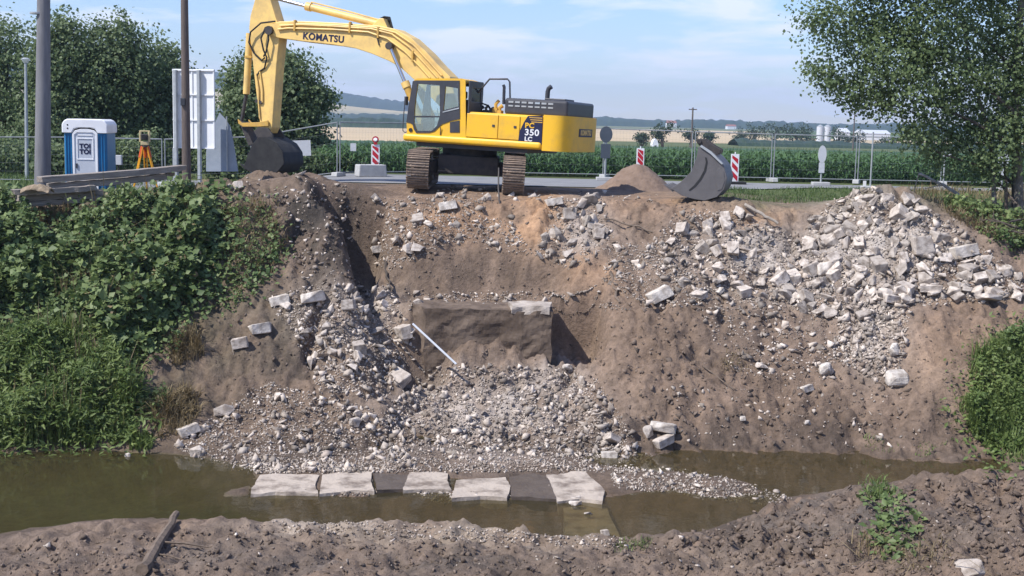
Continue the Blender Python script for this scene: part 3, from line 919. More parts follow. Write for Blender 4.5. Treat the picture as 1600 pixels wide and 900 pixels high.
def sample_poly(poly, n):
    p = np.array(poly, float)
    lo, hi = p.min(0), p.max(0)
    o = np.zeros((0, 2))
    while len(o) < n:
        q = rng.uniform(lo, hi, (n * 3 + 10, 2))
        q = q[in_poly(q[:, 0], q[:, 1], poly)]
        o = np.concatenate([o, q])
    return o[:n]


def poly_area(poly):
    p = np.array(poly, float); x, y = p[:, 0], p[:, 1]
    return 0.5 * abs(np.dot(x, np.roll(y, -1)) - np.dot(y, np.roll(x, -1)))


HEAP = 'stones on the tall rubble heap'
ZONES = [  # polygon in photo pixels, cover, smallest and largest size in m, power, label, group
    ([(1275, 335), (1330, 300), (1365, 296), (1440, 322), (1500, 362), (1600, 440), (1600, 470), (1420, 480), (1400, 500), (1290, 500), (1180, 470), (1240, 420)], 2.7, 0.06, 0.50, 2.15,
     'angular grey concrete stone lying on the tall rubble heap', HEAP),
    ([(1000, 405), (1060, 330), (1140, 330), (1230, 365), (1290, 380), (1290, 470), (1180, 475), (1100, 470), (1040, 440)], 1.5, 0.07, 0.44, 2.1,
     'grey broken concrete piece on the slope under the spare bucket', 'concrete pieces under the spare bucket'),
    ([(1310, 480), (1425, 480), (1405, 585), (1370, 600), (1300, 560)], 2.2, 0.06, 0.28, 2.2, 'small pale stone in the chute between heap and soil bench', 'stones in the chute below the heap'),
    ([(1080, 470), (1320, 480), (1300, 605), (1150, 590)], 0.42, 0.06, 0.34, 2.1, 'pale stone half sunk in dark earth below the rubble slope', 'stones sunk in the dark earth'),
    ([(862, 312), (940, 308), (962, 380), (893, 425), (835, 405), (850, 370)], 1.2, 0.12, 0.46, 1.7, 'pale broken block in the tumbled cluster beside orange sand', 'blocks tumbled beside the orange sand'),
    ([(585, 318), (690, 305), (760, 310), (765, 380), (700, 385), (640, 420), (585, 425)], 0.75, 0.08, 0.42, 2.0, 'grey stone stuck in the earth face below the tracks', 'stones in the face below the tracks'),
    ([(740, 345), (800, 345), (835, 400), (760, 395)], 0.9, 0.08, 0.34, 2.0, 'stone in the row along the top of the brown soil face', 'stones along the top of the soil face'),
    ([(415, 470), (500, 445), (610, 448), (655, 555), (600, 630), (500, 615), (455, 520)], 1.4, 0.07, 0.38, 2.1, 'stone in the grey spill left of the abutment remnant', 'stones in the spill left of the abutment'),
    ([(600, 640), (680, 575), (900, 578), (960, 690), (1005, 715), (600, 712)], 1.25, 0.06, 0.30, 2.2, 'pale stone in the rubble fan below the abutment remnant', 'stones in the fan below the abutment'),
    ([(880, 590), (930, 590), (1000, 700), (930, 715)], 0.6, 0.10, 0.34, 1.8, 'block tumbled down the right edge of the rubble fan', 'blocks at the edge of the fan'),
    ([(270, 700), (350, 640), (420, 600), (620, 650), (650, 735), (380, 742), (300, 715)], 0.75, 0.05, 0.34, 2.2, 'muddy stone at the foot of the bank above the footing slabs', 'muddy stones at the foot of the bank'),
    ([(380, 718), (1020, 712), (1020, 738), (400, 742)], 0.7, 0.04, 0.17, 2.5, 'small stone in the strip behind the footing slabs', 'stones behind the footing slabs'),
    ([(950, 735), (1050, 727), (1150, 750), (1240, 780), (1200, 792), (1050, 775), (960, 762)], 0.55, 0.04, 0.19, 2.4, 'small stone on the gravel bar in the stream', 'stones on the gravel bar'),
    ([(630, 464), (700, 460), (862, 458), (930, 466), (990, 488), (860, 486), (640, 488)], 0.55, 0.07, 0.28, 2.0, 'stone lying on the ledge on top of the abutment remnant', 'stones on the abutment ledge'),
    ([(955, 380), (1060, 385), (1100, 480), (1010, 485), (940, 440)], 0.6, 0.06, 0.34, 2.1, 'stone in loose earth between sand patch and rubble slope', 'stones in the loose earth'),
    ([(395, 771), (560, 769), (640, 764), (800, 774), (800, 788), (690, 788), (640, 776), (400, 780)], 0.7, 0.04, 0.17, 2.3, 'stone along the water edge of the footing slabs', 'stones against the footing slab'),
    ([(420, 816), (560, 815), (800, 832), (980, 842), (980, 858), (800, 852), (560, 838), (450, 836)], 0.18, 0.03, 0.11, 2.4, 'small stone on the pale near bank edge', 'stones on the near bank edge'),
    ([(1040, 600), (1430, 610), (1440, 705), (1060, 695)], 0.09, 0.05, 0.20, 2.2, 'pale stone lying loose on the wet mud', 'loose stones on the wet mud'),
    ([(640, 296), (790, 292), (900, 300), (1040, 305), (1040, 320), (800, 316), (640, 312)], 0.6, 0.05, 0.32, 2.0, 'stone at the crest between and beside the tracks', 'stones at the crest by the tracks'),
    ([(330, 285), (460, 268), (560, 292), (540, 330), (460, 310), (360, 310)], 0.45, 0.05, 0.34, 2.0, 'stone in the dark spoil under the raised digging arm', 'stones in the spoil under the arm'),
    ([(420, 300), (540, 300), (560, 450), (470, 440)], 0.25, 0.05, 0.22, 2.2, 'stone in the dark cut face beside the weeds', 'stones in the dark cut face'),
    ([(0, 860), (400, 830), (900, 860), (1300, 800), (1600, 770), (1600, 895), (0, 895)], 0.014, 0.03, 0.12, 2.2, 'pebble on the near mud bank', 'pebbles on the near mud bank'),
]
cand = []                                       # (size, pos, label, group)
for poly, cover, s0, s1, pw, lab, grp in ZONES:
    area = poly_area(poly)
    k = 70.0                                    # photo pixels per metre on the bank
    u = rng.random(16000)
    a = 1 - pw
    sz = (s0 ** a + u * (s1 ** a - s0 ** a)) ** (1 / a)
    cs = np.cumsum((sz * k) ** 2 * 0.5)
    n = int(np.searchsorted(cs, area * cover))
    sz = sz[:n]
    q = sample_poly(poly, n)
    p3, ok = hit(q[:, 0], q[:, 1])
    for i in range(n):
        if ok[i]: cand.append((sz[i], p3[i], lab, grp, q[i]))
cand.sort(key=lambda c: -c[0])

# stones of their own look, placed one by one: px, py, width px, height px, mesh, turn, tilt, label
NAMED = [
    (1400, 592, 44, 32, BOULDER[0], 0.3, 0.1, 'large rounded pale boulder at the foot of the chute on bare soil'),
    (1291, 580, 36, 26, BOULDER[1], 1.3, 0.2, 'white faceted boulder left of the chute foot'),
    (1397, 550, 24, 22, BOULDER[2], 2.3, 0.4, 'orange tinged stone above the large rounded boulder'),
    (1500, 395, 46, 26, SLAB[0], 0.5, 0.35, 'long pale concrete block tilted on the right shoulder of the heap'),
    (1440, 385, 36, 26, BIG[0], 0.2, 0.2, 'big square concrete block on the heap beside the tilted long block'),
    (1290, 420, 44, 20, SLAB[1], 0.4, 0.4, 'long flat slab piece on the lower left flank of the heap'),
    (1287, 442, 24, 18, BIG[3], 1.2, 0.2, 'white cube shaped stone below the long flat slab piece'),
    (1125, 455, 14, 40, SLAB[2], 1.5, 1.2, 'upright narrow slab standing in the rubble slope'),
    (1030, 463, 40, 18, SLAB[3], 0.6, 0.7, 'tilted slab with a dark hollow underneath beside loose earth'),
    (405, 515, 42, 18, SLAB[4], 0.5, 0.25, 'long pale slab on the dark earth below the weeds'),
    (375, 540, 26, 20, BIG[5], 0.2, 0.3, 'square white stone under the long pale slab'),
    (350, 646, 38, 26, BIG[1], 0.15, 0.1, 'big white block with flat top above the left pool'),
    (294, 674, 36, 18, SLAB[0], 0.9, 0.5, 'tilted flat stone beside dry grass at the left pool'),
    (488, 466, 42, 16, SLAB[1], 0.4, 0.3, 'long slab resting on top of the grey stone spill'),
    (437, 470, 36, 18, SLAB[2], 0.7, 0.4, 'weathered slab leaning at the upper left of the spill'),
    (640, 395, 24, 20, BIG[7], 0.8, 0.6, 'round flat pale stone in the earth face below the left track'),
    (700, 322, 30, 16, SLAB[3], 0.2, 0.3, 'white flat stone lying under the tracks'),
    (712, 352, 16, 16, BIG[9], 0.2, 0.3, 'white five sided stone below the flat white stone'),
    (590, 400, 28, 16, SLAB[4], 0.1, 0.2, 'flat slab jutting from the trench wall'),
    (900, 330, 30, 20, BIG[2], 0.6, 0.3, 'big white block topping the tumbled cluster'),
    (865, 318, 28, 14, SLAB[0], 0.2, 0.3, 'flat pale slab at the crest above the tumbled cluster'),
    (875, 370, 20, 30, BIG[4], 1.2, 0.8, 'tall pale block standing in the tumbled cluster'),
    (848, 400, 22, 34, BIG[6], 1.0, 0.9, 'lowest pale block hanging over the dark gap'),
    (1035, 668, 46, 14, SLAB[1], -0.35, -0.2, 'narrow slab lying across two stones on the wet mud'),
    (1014, 680, 24, 22, BIG[8], 0.3, 0.3, 'round grey stone propping the narrow slab'),
    (1038, 690, 34, 26, BIG[10], 0.9, 0.5, 'square edged block leaning under the narrow slab'),
    (887, 579, 20, 12, BOULDER[1], 0.2, 0.1, 'white stone at the mouth of the dark niche'),
    (908, 598, 14, 22, BIG[11], 0.1, 0.2, 'upright white block below the dark niche'),
    (952, 714, 30, 14, SLAB[2], 0.2, 0.1, 'flat pale block at the lower tip of the rubble fan'),
    (655, 476, 26, 22, BIG[12], 0.3, 0.2, 'rounded stone on the left corner of the abutment ledge'),
    (898, 812, 28, 14, BIG[13], 0.2, 0.1, 'pale wedge stone on the drowned slab'),
    (897, 797, 22, 9, SLAB[3], 0.1, 0.1, 'flat stone behind the wedge stone on the drowned slab'),
    (918, 832, 22, 12, BIG[14], 0.4, 0.1, 'grey stone at the near edge of the drowned slab'),
    (945, 833, 14, 9, BIG[15], 0.4, 0.1, 'small stone at the corner of the drowned slab'),
    (200, 722, 11, 10, BOULDER[2], 0.4, 0.1, 'white stone poking out of the left pool'),
    (1510, 890, 66, 40, BIG[16], 0.5, 0.2, 'large grey block on the near mud bank'),
    (1258, 611, 26, 14, SLAB[4], 0.7, 0.4, 'white chalky lump on dark mud below the chute'),
    (1190, 572, 26, 16, BIG[17], 0.3, 0.2, 'grey stone at the left end of the chute foot row'),
    (1160, 660, 12, 10, BOULDER[0], 0.2, 0.1, 'small round pale stone on the wet mud bank'),
    (1262, 662, 14, 10, BOULDER[1], 0.9, 0.1, 'small speckled stone on the wet mud bank'),
]
for px, py, wp, hp, me, ry, tl, lab in NAMED:
    q, ok = hit(np.array([float(px)]), np.array([float(py + hp * 0.2)]))
    p = q[0]
    k = F_PX / p[1]
    w_ = wp / k; h_ = hp / k
    o = obj('stone', me)
    if p[2] < Z_W: p[2] = Z_W - 0.02
    o.location = (p[0], p[1], p[2] + h_ * 0.22)
    flat = me in SLAB
    hz = h_ / (0.34 if flat else 0.8)
    o.scale = (w_, w_ * 0.8, hz if not flat else min(hz, w_ * 1.3))
    o.rotation_euler = (R(-8), -tl * 0.6, ry * 0.5)
    tag(o, lab, 'stone', 'stones and blocks picked out in the rubble')
nbig = 0
LIM = 292 - len(NAMED)
def which_stone(s, scl, lab, q):
    """size and shape of this very stone, and where on its heap it lies"""
    sw = 'big' if s > 0.40 else 'fair sized' if s > 0.30 else 'small'
    r_ = max(scl[0], scl[1]) / min(scl[0], scl[1]); fl_ = scl[2] / min(scl[0], scl[1])
    shp = 'flat' if fl_ < 0.78 else 'longish' if r_ > 1.32 else 'blocky'
    if 'tall rubble heap' in lab:
        at_ = 'near the peak of the rubble heap' if q[1] < 345 else 'on the poplar side of the rubble heap' if q[0] > 1455 else 'on the excavator side of the rubble heap' if q[0] < 1335 else 'at the foot of the rubble heap' if q[1] > 440 else 'in the middle of the rubble heap'
        return f'{sw} {shp} angular concrete stone {at_}'
    return f'{sw} {shp} {lab}'


for s, p, lab, grp, qp in cand[:LIM]:
    o = obj('stone', BIG[random.randrange(20)])
    o.location = (p[0], p[1], p[2] + s * 0.16)
    o.scale = (s * random.uniform(0.8, 1.3), s * random.uniform(0.75, 1.1), s * random.uniform(0.6, 1.0))
    o.rotation_euler = (random.gauss(0.2, 0.45), random.gauss(0, 0.45), random.uniform(0, 6.28))
    tag(o, which_stone(s, o.scale, lab, qp), 'stone', grp)
rest = cand[LIM:]
pos = np.array([c[1] for c in rest]); sz = np.array([c[0] for c in rest])
pos[:, 2] += sz * 0.12
tag(obj('rubble', scatter_mesh('rubble', pos, sz, SMALL), None, M['rubble']), 'small broken concrete and stone rubble strewn over the bank', 'rubble', kind='stuff')

# grit in the dusty places and clods of earth everywhere
gp, gs = [], []
for poly, cover, s0, s1, pw, lab, grp in ZONES[:17]:
    n = int(poly_area(poly) * (0.10 if cover > 0.5 else 0.03))
    q = sample_poly(poly, n); p3, ok = hit(q[:, 0], q[:, 1])
    gp.append(p3[ok]); gs.append(rng.uniform(0.025, 0.07, ok.sum()))
gp = np.concatenate(gp); gs = np.concatenate(gs)
tag(obj('grit', scatter_mesh('grit', gp + np.array([0, 0, 0.01]), gs, SMALL[:6]), None, M['rubble']), 'fine pale grit between the broken stones', 'gravel', kind='stuff')
q = np.concatenate([sample_poly([(380, 300), (1600, 320), (1560, 700), (280, 700)], 5000), sample_poly([(0, 850), (400, 820), (1000, 850), (1350, 760), (1600, 745), (1600, 900), (0, 900)], 3800),
                    sample_poly([(1020, 860), (1330, 765), (1600, 745), (1600, 830)], 400)])
nfine = len(q)
q = np.concatenate([q, sample_poly([(1040, 850), (1330, 765), (1600, 748), (1600, 870), (1200, 890)], 200), sample_poly([(930, 480), (1300, 480), (1420, 600), (1420, 690), (1000, 680)], 330), sample_poly([(430, 300), (560, 310), (560, 470), (430, 460)], 160)])
p3, ok = hit(q[:, 0], q[:, 1])
cs_ = 0.03 + 0.10 * rng.random(len(p3)) ** 3
cs_[nfine:] = rng.uniform(0.08, 0.20, len(p3) - nfine)
kk = ok & (p3[:, 2] > Z_W + 0.03)
p3, cs_ = p3[kk], cs_[kk]
tag(obj('soil_clods', scatter_mesh('soil_clods', p3 + np.array([0, 0, 0.0]), cs_, SMALL), None, M['clod']), 'crumbled clods of brown earth over the bank', 'soil', kind='stuff')


# ------------------------------------------------------------------ sticks, rods, roots
def stick(name, pts, r, m, label, cat, n=7, jit=0.0, twigs=()):
    """pts: (px, py, distance or None=on the bank, lift)"""
    pp = []
    for px, py, d, lift in pts:
        if d is None:
            q = hit(np.array([float(px)]), np.array([float(py)]))[0][0]
        else:
            q = P(float(px), float(py), d)
        pp.append(Vector(q) + Vector((0, 0, lift)))
    fine = []
    rr = []
    for i in range(len(pp) - 1):
        for k in range(5):
            t = k / 5
            fine.append(pp[i].lerp(pp[i + 1], t) + Vector([random.gauss(0, jit) for _ in range(3)]))
    fine.append(pp[-1])
    for i in range(len(fine)):
        t = i / (len(fine) - 1)
        rr.append(r[0] + (r[1] - r[0]) * t)
    mb = MB().tube(fine, rr, n)
    for (i, off, rad) in twigs:
        a = fine[min(i, len(fine) - 1)]
        mb.tube([a, a + Vector(off) * 0.5 + Vector((0, 0, 0.02)), a + Vector(off)], [rad, rad * 0.8, rad * 0.4], 5)
    o = mb.build(name, m, None, smooth=True)
    return tag(o, label, cat)


stick('metal_rod', [(645, 506, 28.6, 0.0), (713, 569, 28.0, 0.0)], (0.026, 0.026), M['sign_pale'], 'straight white tube leaning across the dark hole by the abutment', 'tube')
stick('dead_branch', [(275, 815, None, 0.12), (250, 858, None, 0.10), (222, 898, None, 0.06)], (0.055, 0.09), M['wood'], 'bare brown branch lying on the near mud bank beside the pool', 'branch', jit=0.012, twigs=[(5, (0.75, -0.05, -0.05), 0.02), (7, (0.5, -0.2, -0.02), 0.014)])
stick('dead_branch', [(945, 350, None, 0.1), (1010, 365, None, 0.08), (1110, 395, None, 0.08), (1190, 402, None, 0.10)], (0.02, 0.03), M['wood'], 'thin dark branch lying across the rubble slope', 'branch', jit=0.02)
stick('dead_branch', [(1163, 330, None, 0.12), (1190, 343, None, 0.14), (1215, 356, None, 0.10)], (0.045, 0.035), M['pale_wood'], 'bleached stick at the crest of the rubble slope', 'branch', jit=0.01)
stick('dead_branch', [(1436, 271, 36.0, 0), (1475, 290, 35.2, 0), (1520, 318, 34.3, 0), (1578, 350, 33.2, 0)], (0.035, 0.06), M['pale_wood'], 'long bleached trunk leaning from the poplar over the verge', 'branch', jit=0.012, twigs=[(0, (-0.1, 0.05, -0.55), 0.02), (5, (-0.5, 0.1, -0.12), 0.02), (6, (-0.35, 0.1, 0.15), 0.016)])
stick('dead_branch', [(1100, 580, None, 0.05), (1145, 612, None, 0.05)], (0.02, 0.012), M['wood'], 'thin twig stuck in the brown slope', 'branch', jit=0.01)
stick('root', [(955, 430, None, 0.05), (962, 460, None, 0.08), (968, 478, None, 0.03)], (0.04, 0.03), M['wood'], 'gnarled root hanging from the loose earth', 'root', jit=0.02)
stick('root', [(600, 418, None, 0.1), (606, 445, None, 0.1), (614, 460, None, 0.05)], (0.045, 0.02), M['bark'], 'dark root hanging at the trench mouth', 'root', jit=0.03)
stick('root', [(893, 812, None, 0.0), (1000, 850, None, -0.05)], (0.01, 0.01), M['wood'], 'short rootlet on the near bank edge', 'root', jit=0.01)
stick('metal_rod', [(779, 262, 34.2, 0.0), (779, 300, 33.8, 0.0), (781, 332, 33.3, 0.05)], (0.022, 0.022), M['steel_dark'], 'dark steel bar standing before the right track', 'bar', jit=0.006)

# ------------------------------------------------------------------ excavator
EX_C = Vector((-1.33, 36.9, 0.03))
EX_M = Matrix.Translation(EX_C) @ Matrix.Rotation(R(2.2), 4, 'Y') @ Matrix.Rotation(R(160), 4, 'Z')
EX_I = EX_M.inverted()


def ex(px, py, l):
    """photo pixel -> (forward, height) on the machine's own plane at l metres to its left"""
    o = EX_I @ EYE
    d = EX_I.to_3x3() @ Vector(rays(float(px), float(py)))
    k = (l - o.y) / d.y
    q = o + d * k
    return (q.x, q.z)


def exs(pts, l):
    return [ex(a, b, l) for a, b in pts]


exc = bpy.data.objects.new('excavator', None); COL.objects.link(exc); exc.matrix_world = EX_M
tag(exc, 'large yellow crawler excavator standing on the bank crest with its arm reaching down', 'excavator')
# --- undercarriage, turned so that the tracks point at the stream
U = Matrix.Rotation(R(-160), 4, 'Z')
mb = MB()
mb.box(-0.85, 0.85, -0.95, 0.95, 0.42, 0.95)
for sx in (-1, 1):
    for sy in (-1, 1):
        mb.add([(sx * 0.6, sy * 0.45, 0.42), (sx * 1.1, sy * 1.1, 0.42), (sx * 1.1, sy * 0.6, 0.42), (sx * 0.6, sy * 0.1, 0.42),
                (sx * 0.6, sy * 0.45, 0.88), (sx * 1.1, sy * 1.1, 0.72), (sx * 1.1, sy * 0.6, 0.72), (sx * 0.6, sy * 0.1, 0.88)],
               [(0, 1, 2, 3), (4, 5, 6, 7), (0, 1, 5, 4), (1, 2, 6, 5), (2, 3, 7, 6), (3, 0, 4, 7)])
car = mb.build('car_body', M['steel_dark'], exc, bevel=0.03); car.matrix_local = U
o = MB().cyl((0, 0, 0.94), (0, 0, 1.22), 0.78, 32).build('swing_bearing', M['steel_dark'], exc, smooth=True); o.matrix_local = U
sh = MB()
sh.box(-0.30, 0.30, -0.098, 0.098, -0.012, 0.012)
for gy in (-0.075, 0.0, 0.075):
    sh.box(-0.30, 0.30, gy - 0.011, gy + 0.011, 0.010, 0.045)
for gx in (-0.18, 0.18):
    sh.cyl((gx, -0.04, 0.012), (gx, -0.04, 0.028), 0.02, 6)
shoe_o = sh.build('track_shoe', M['track_steel'])
shoe_me = shoe_o.data
bpy.data.objects.remove(shoe_o)
HL, RO, ZC = 1.98, 0.475, 0.53
per = 4 * HL + 2 * math.pi * RO
NS = 51
for sx in (-1, 1):
    mb = MB()
    mb.box(sx * 1.295 - 0.17, sx * 1.295 + 0.17, -1.75, 1.75, 0.34, 0.74)
    tf = mb.build('track_frame', M['track_steel'], exc, bevel=0.03); tf.matrix_local = U
    for sy, nm in ((-1, 'drive_sprocket'), (1, 'idler_wheel')):
        w_ = MB().cyl((sx * 1.295 - 0.1, sy * HL, ZC), (sx * 1.295 + 0.1, sy * HL, ZC), 0.40, 24)
        w_.cyl((sx * 1.295 - 0.2, sy * HL, ZC), (sx * 1.295 + 0.2, sy * HL, ZC), 0.2, 16)
        w_.build(nm, M['track_steel'], tf, smooth=True)
    for k in range(7):
        yy = -1.5 + k * 0.5
        MB().cyl((sx * 1.295 - 0.2, yy, 0.21), (sx * 1.295 + 0.2, yy, 0.21), 0.11, 12).build('track_roller', M['track_steel'], tf, smooth=True)
    for k in range(2):
        MB().cyl((sx * 1.295 - 0.15, -0.7 + 1.4 * k, 0.86), (sx * 1.295 + 0.15, -0.7 + 1.4 * k, 0.86), 0.08, 12).build('carrier_roller', M['track_steel'], tf, smooth=True)
    ch = MB()
    for k in range(NS):
        s = (k + 0.3) * per / NS
        if s < 2 * HL: y, z, a = -HL + s, ZC + RO, 0.0
        elif s < 2 * HL + math.pi * RO:
            q = (s - 2 * HL) / RO; y, z, a = HL + RO * math.sin(q), ZC + RO * math.cos(q), -q
        elif s < 4 * HL + math.pi * RO:
            y, z, a = HL - (s - 2 * HL - math.pi * RO), ZC - RO, math.pi
        else:
            q = (s - 4 * HL - math.pi * RO) / RO; y, z, a = -HL - RO * math.sin(q), ZC - RO * math.cos(q), math.pi - q
        o = obj('track_shoe', shoe_me, tf)
        o.matrix_local = Matrix.Translation((sx * 1.295, y, z)) @ Matrix.Rotation(a, 4, 'X')
        n_ = Vector((0, math.sin(-a), math.cos(a)))
        for gx in (-0.09, 0.09):
            ch.cyl(Vector((sx * 1.295 + gx - 0.02, y, z)) - n_ * 0.06, Vector((sx * 1.295 + gx + 0.02, y, z)) - n_ * 0.06, 0.07, 8)
    ch.build('track_chain', M['track_steel'], tf)

# --- upper structure
LF = 1.56                                      # left side plane
fA = ex(629, 222, LF)[0]; fB = ex(866, 232, LF)[0]
fH0 = ex(728, 200, LF)[0]; fH1 = ex(778, 200, LF)[0]; fH2 = ex(812, 200, LF)[0]; fH3 = ex(848, 200, LF)[0]
dk = MB().box(fH3 + 0.005, fA, -LF, LF + 0.04, 1.26, 1.47).build('deck', M['yellow'], exc, bevel=0.085, segs=4)
MB().box(-2.2, 1.1, -1.3, 1.3, 1.14, 1.27).build('deck_underside', M['black'], exc)
ZH = 2.17
MB().box(fH3, fH0, -LF + 0.02, LF - 0.03, 1.47, ZH).build('engine_house', M['yellow'], exc, bevel=0.06, segs=3)
for a, b, nm in ((fH1, fH0, 'side_door'), (fH2, fH1, 'side_door')):
    d_ = MB().box(a + 0.008, b - 0.008, LF - 0.028, LF - 0.005, 1.485, ZH - 0.045).build(nm, M['yellow'], exc, bevel=0.012)
    MB().box(a + 0.10, a + 0.17, LF - 0.006, LF + 0.012, 1.80, 1.86).build('latch', M['black'], d_)
lab_poly = exs([(825, 181), (848, 181), (846, 226), (809, 224), (812, 205), (818, 192)], LF - 0.003)
lab_p = MB().prism(lab_poly, LF - 0.028, LF - 0.003).build('label_panel', M['navy'], exc)
for k in range(3):
    a0, a1 = ex(827, 183.5 + 3.4 * k, LF), ex(847.5, 184.5 + 3.4 * k, LF)
    MB().box(a1[0], a0[0] - 0.03 * k, LF - 0.006, LF + 0.002, a0[1] - 0.012, a0[1] + 0.012).build('stripe', M['tank_yellow'], lab_p)
SIDE = Matrix(((-1, 0, 0, 0), (0, 0, 1, 0), (0, 1, 0, 0), (0, 0, 0, 1)))   # text plane: reads from the left of the machine
for s_, px, py, sz_, mm, nm in (('PC', 827.5, 196.5, 0.19, M['yellow'], 'lettering'), ('350', 831, 207.5, 0.235, M['white_ink'], 'lettering'), ('LC', 825.5, 217.5, 0.16, M['white_ink'], 'lettering')):
    q = ex(px, py, LF)
    text(nm, s_, sz_, Matrix.Translation((q[0], LF + 0.001, q[1])) @ SIDE, mm, lab_p, fat=0.005, sx=1.12)
# counterweight: plan outline with rounded rear
cwp = []
for k in range(33):
    th_ = math.pi * (0.5 - k / 32)
    cwp.append((-2.72 - 0.70 * abs(math.cos(th_)) ** 0.55, 1.57 * math.copysign(abs(math.sin(th_)) ** 0.42, math.sin(th_))))
cwp = [(fH3 - 0.01, 1.57)] + cwp + [(fH3 - 0.01, -1.57)]
cw = MB().prism(cwp, 1.245, 2.20, axis='z').build('counterweight', M['yellow'], exc, bevel=0.10, segs=4, smooth=True)
for l_ in (0.85, -0.85):
    MB().tube([(-2.75, l_ - 0.09, 2.19), (-2.75, l_ - 0.09, 2.27), (-2.75, l_ + 0.09, 2.27), (-2.75, l_ + 0.09, 2.19)], 0.022, 6).build('lifting_eye', M['yellow'], cw)
rear = Matrix(((0, 0, -1, 0), (-1, 0, 0, 0), (0, 1, 0, 0), (0, 0, 0, 1)))
MB().box(-3.428, -3.40, -0.62, 0.62, 1.66, 1.88).build('name_plate', M['navy'], cw)
text('lettering', 'KOMATSU', 0.20, Matrix.Translation((-3.43, 0, 1.77)) @ rear, M['boom_yellow'], cw, fat=0.006)
# engine hood
z0, z1 = ZH - 0.01, ex(850, 156, 1.0)[1]
h0, h1 = ex(789, 165, 1.2)[0], ex(888, 165, 1.2)[0]
hood = MB().box(h1, h0, -1.25, 1.25, z0, z1).build('engine_hood', M['black'], exc, bevel=0.07, segs=3)
for k in range(7):
    a = h0 - 0.12 - k * 0.19
    MB().box(a - 0.14, a, 1.245, 1.262, z1 - 0.13, z1 - 0.08).build('louvre', M['chrome'] if k in (4,) else M['galv'], hood)
    MB().box(a - 0.14, a, 1.245, 1.262, z1 - 0.23, z1 - 0.19).build('louvre', M['galv'], hood)
MB().box(h1 + 0.15, h1 + 0.75, 0.2, 1.0, z1 - 0.01, z1 + 0.05).build('hood_cover', M['black'], hood, bevel=0.02)
ep = ex(855, 157, 0.9)[0]
MB().tube([(ep, 0.9, z1 - 0.02), (ep, 0.9, z1 + 0.22), (ep - 0.02, 0.9, z1 + 0.31), (ep - 0.10, 0.9, z1 + 0.37)], 0.065, 12).build('exhaust_pipe', M['black'], exc, smooth=True)
# handrail, stub and valve gear behind the cab
hr = exs([(747, 145), (765, 123.5), (793, 123.5), (796.5, 128), (797, 156)], 0.9)
MB().tube([(a, 0.9, z) for a, z in hr], 0.026, 8).build('handrail', M['black'], exc, smooth=True)
a0, a1 = ex(788, 163, 0.9), ex(789, 133, 0.9)
MB().tube([(a0[0], 0.95, a0[1]), (a1[0], 0.95, a1[1] - 0.05), (a1[0] + 0.03, 0.95, a1[1])], 0.045, 8).build('intake_pipe', M['black'], exc, smooth=True)
for k, (px, hgt, rr) in enumerate(((752, 0.16, 0.05), (760, 0.20, 0.04), (768, 0.13, 0.06), (775, 0.36, 0.05), (781, 0.22, 0.06))):
    f_ = ex(px, 175, 0.6)[0]
    v_ = MB().tube([(f_, 0.6, ZH - 0.02), (f_ + 0.02, 0.6, ZH + hgt * 0.7), (f_ - 0.05, 0.55, ZH + hgt)], rr, 8)
    v_.box(f_ - 0.07, f_ + 0.07, 0.5, 0.7, ZH - 0.02, ZH + hgt * 0.4)
    v_.build('hydraulic_valve', M['tank_yellow'] if k > 2 else M['steel_dark'], exc, smooth=True)
MB().tube([(ex(746, 172, .7)[0], 0.7, ZH), (ex(752, 160, .7)[0], 0.7, ZH + 0.26), (ex(762, 164, .7)[0], 0.65, ZH + 0.2), (ex(768, 176, .7)[0], 0.6, ZH)], 0.028, 8).build('hose', M['rubber_and_shade'], exc, smooth=True)
# right hand tool box and tank beyond the boom
MB().box(-0.2, 1.45, -LF, -0.75, 1.47, 2.05).build('tool_box', M['yellow'], exc, bevel=0.05)

# --- cab (left front)
CL, CR = LF, 0.55
outline = exs([(635.5, 211), (635, 192), (638, 168), (645, 127), (651, 122.5), (720, 122.5), (727, 125), (727.5, 219)], CL)
w1 = exs([(652.5, 131), (687, 133), (687.5, 180), (683, 196), (675, 204.5), (651, 204.5), (646.5, 193), (648, 165)], CL)
w2 = exs([(696, 135), (715.5, 138), (716.5, 166), (692.5, 172.5)], CL)
dark = exs([(635, 191), (638, 168), (645, 127), (650, 125.5), (718, 126), (718.5, 185.5), (704, 189), (691, 194), (685, 199), (679, 205), (671, 207.5), (650, 207.5), (646.5, 202), (645, 195), (641, 192)], CL)
cab = MB().prism(outline, CL - 0.05, CL - 0.012, [w1, w2]).build('cab', M['yellow'], exc)
door = MB().prism(dark, CL - 0.012, CL + 0.006, [w1, w2]).build('cab_door', M['black'], exc)
MB().prism(w1, CL - 0.035, CL - 0.027).build('window', M['glass'], door)
MB().prism(w2, CL - 0.035, CL - 0.027).build('window', M['glass'], door)
sill = exs([(692, 174.5), (717.5, 168), (717.5, 170), (692, 176)], CL)
MB().prism(sill, CL + 0.006, CL + 0.02).build('trim', M['galv'], door)
ga = exs([(646.5, 181), (687, 181), (687, 183.5), (646.5, 183.5)], CL)
MB().prism(ga, CL - 0.03, CL + 0.012).build('grab_bar', M['black'], door)
vent = exs([(703, 191), (718, 188), (718, 207), (703, 207)], CL)
MB().prism(vent, CL - 0.012, CL + 0.004).build('vent', M['black'], cab)
lamp_c = ex(641.5, 203, CL)
MB().tube([(lamp_c[0], CL - 0.01, lamp_c[1]), (lamp_c[0], CL + 0.01, lamp_c[1])], 0.055, 16).build('step_lamp', M['rubber_and_shade'], cab)
MB().tube([(ex(688, 211, CL)[0], CL, ex(688, 211, CL)[1]), (ex(689, 199, CL)[0], CL + 0.03, ex(689, 199, CL)[1])], 0.014, 6).build('door_handle', M['black'], door)
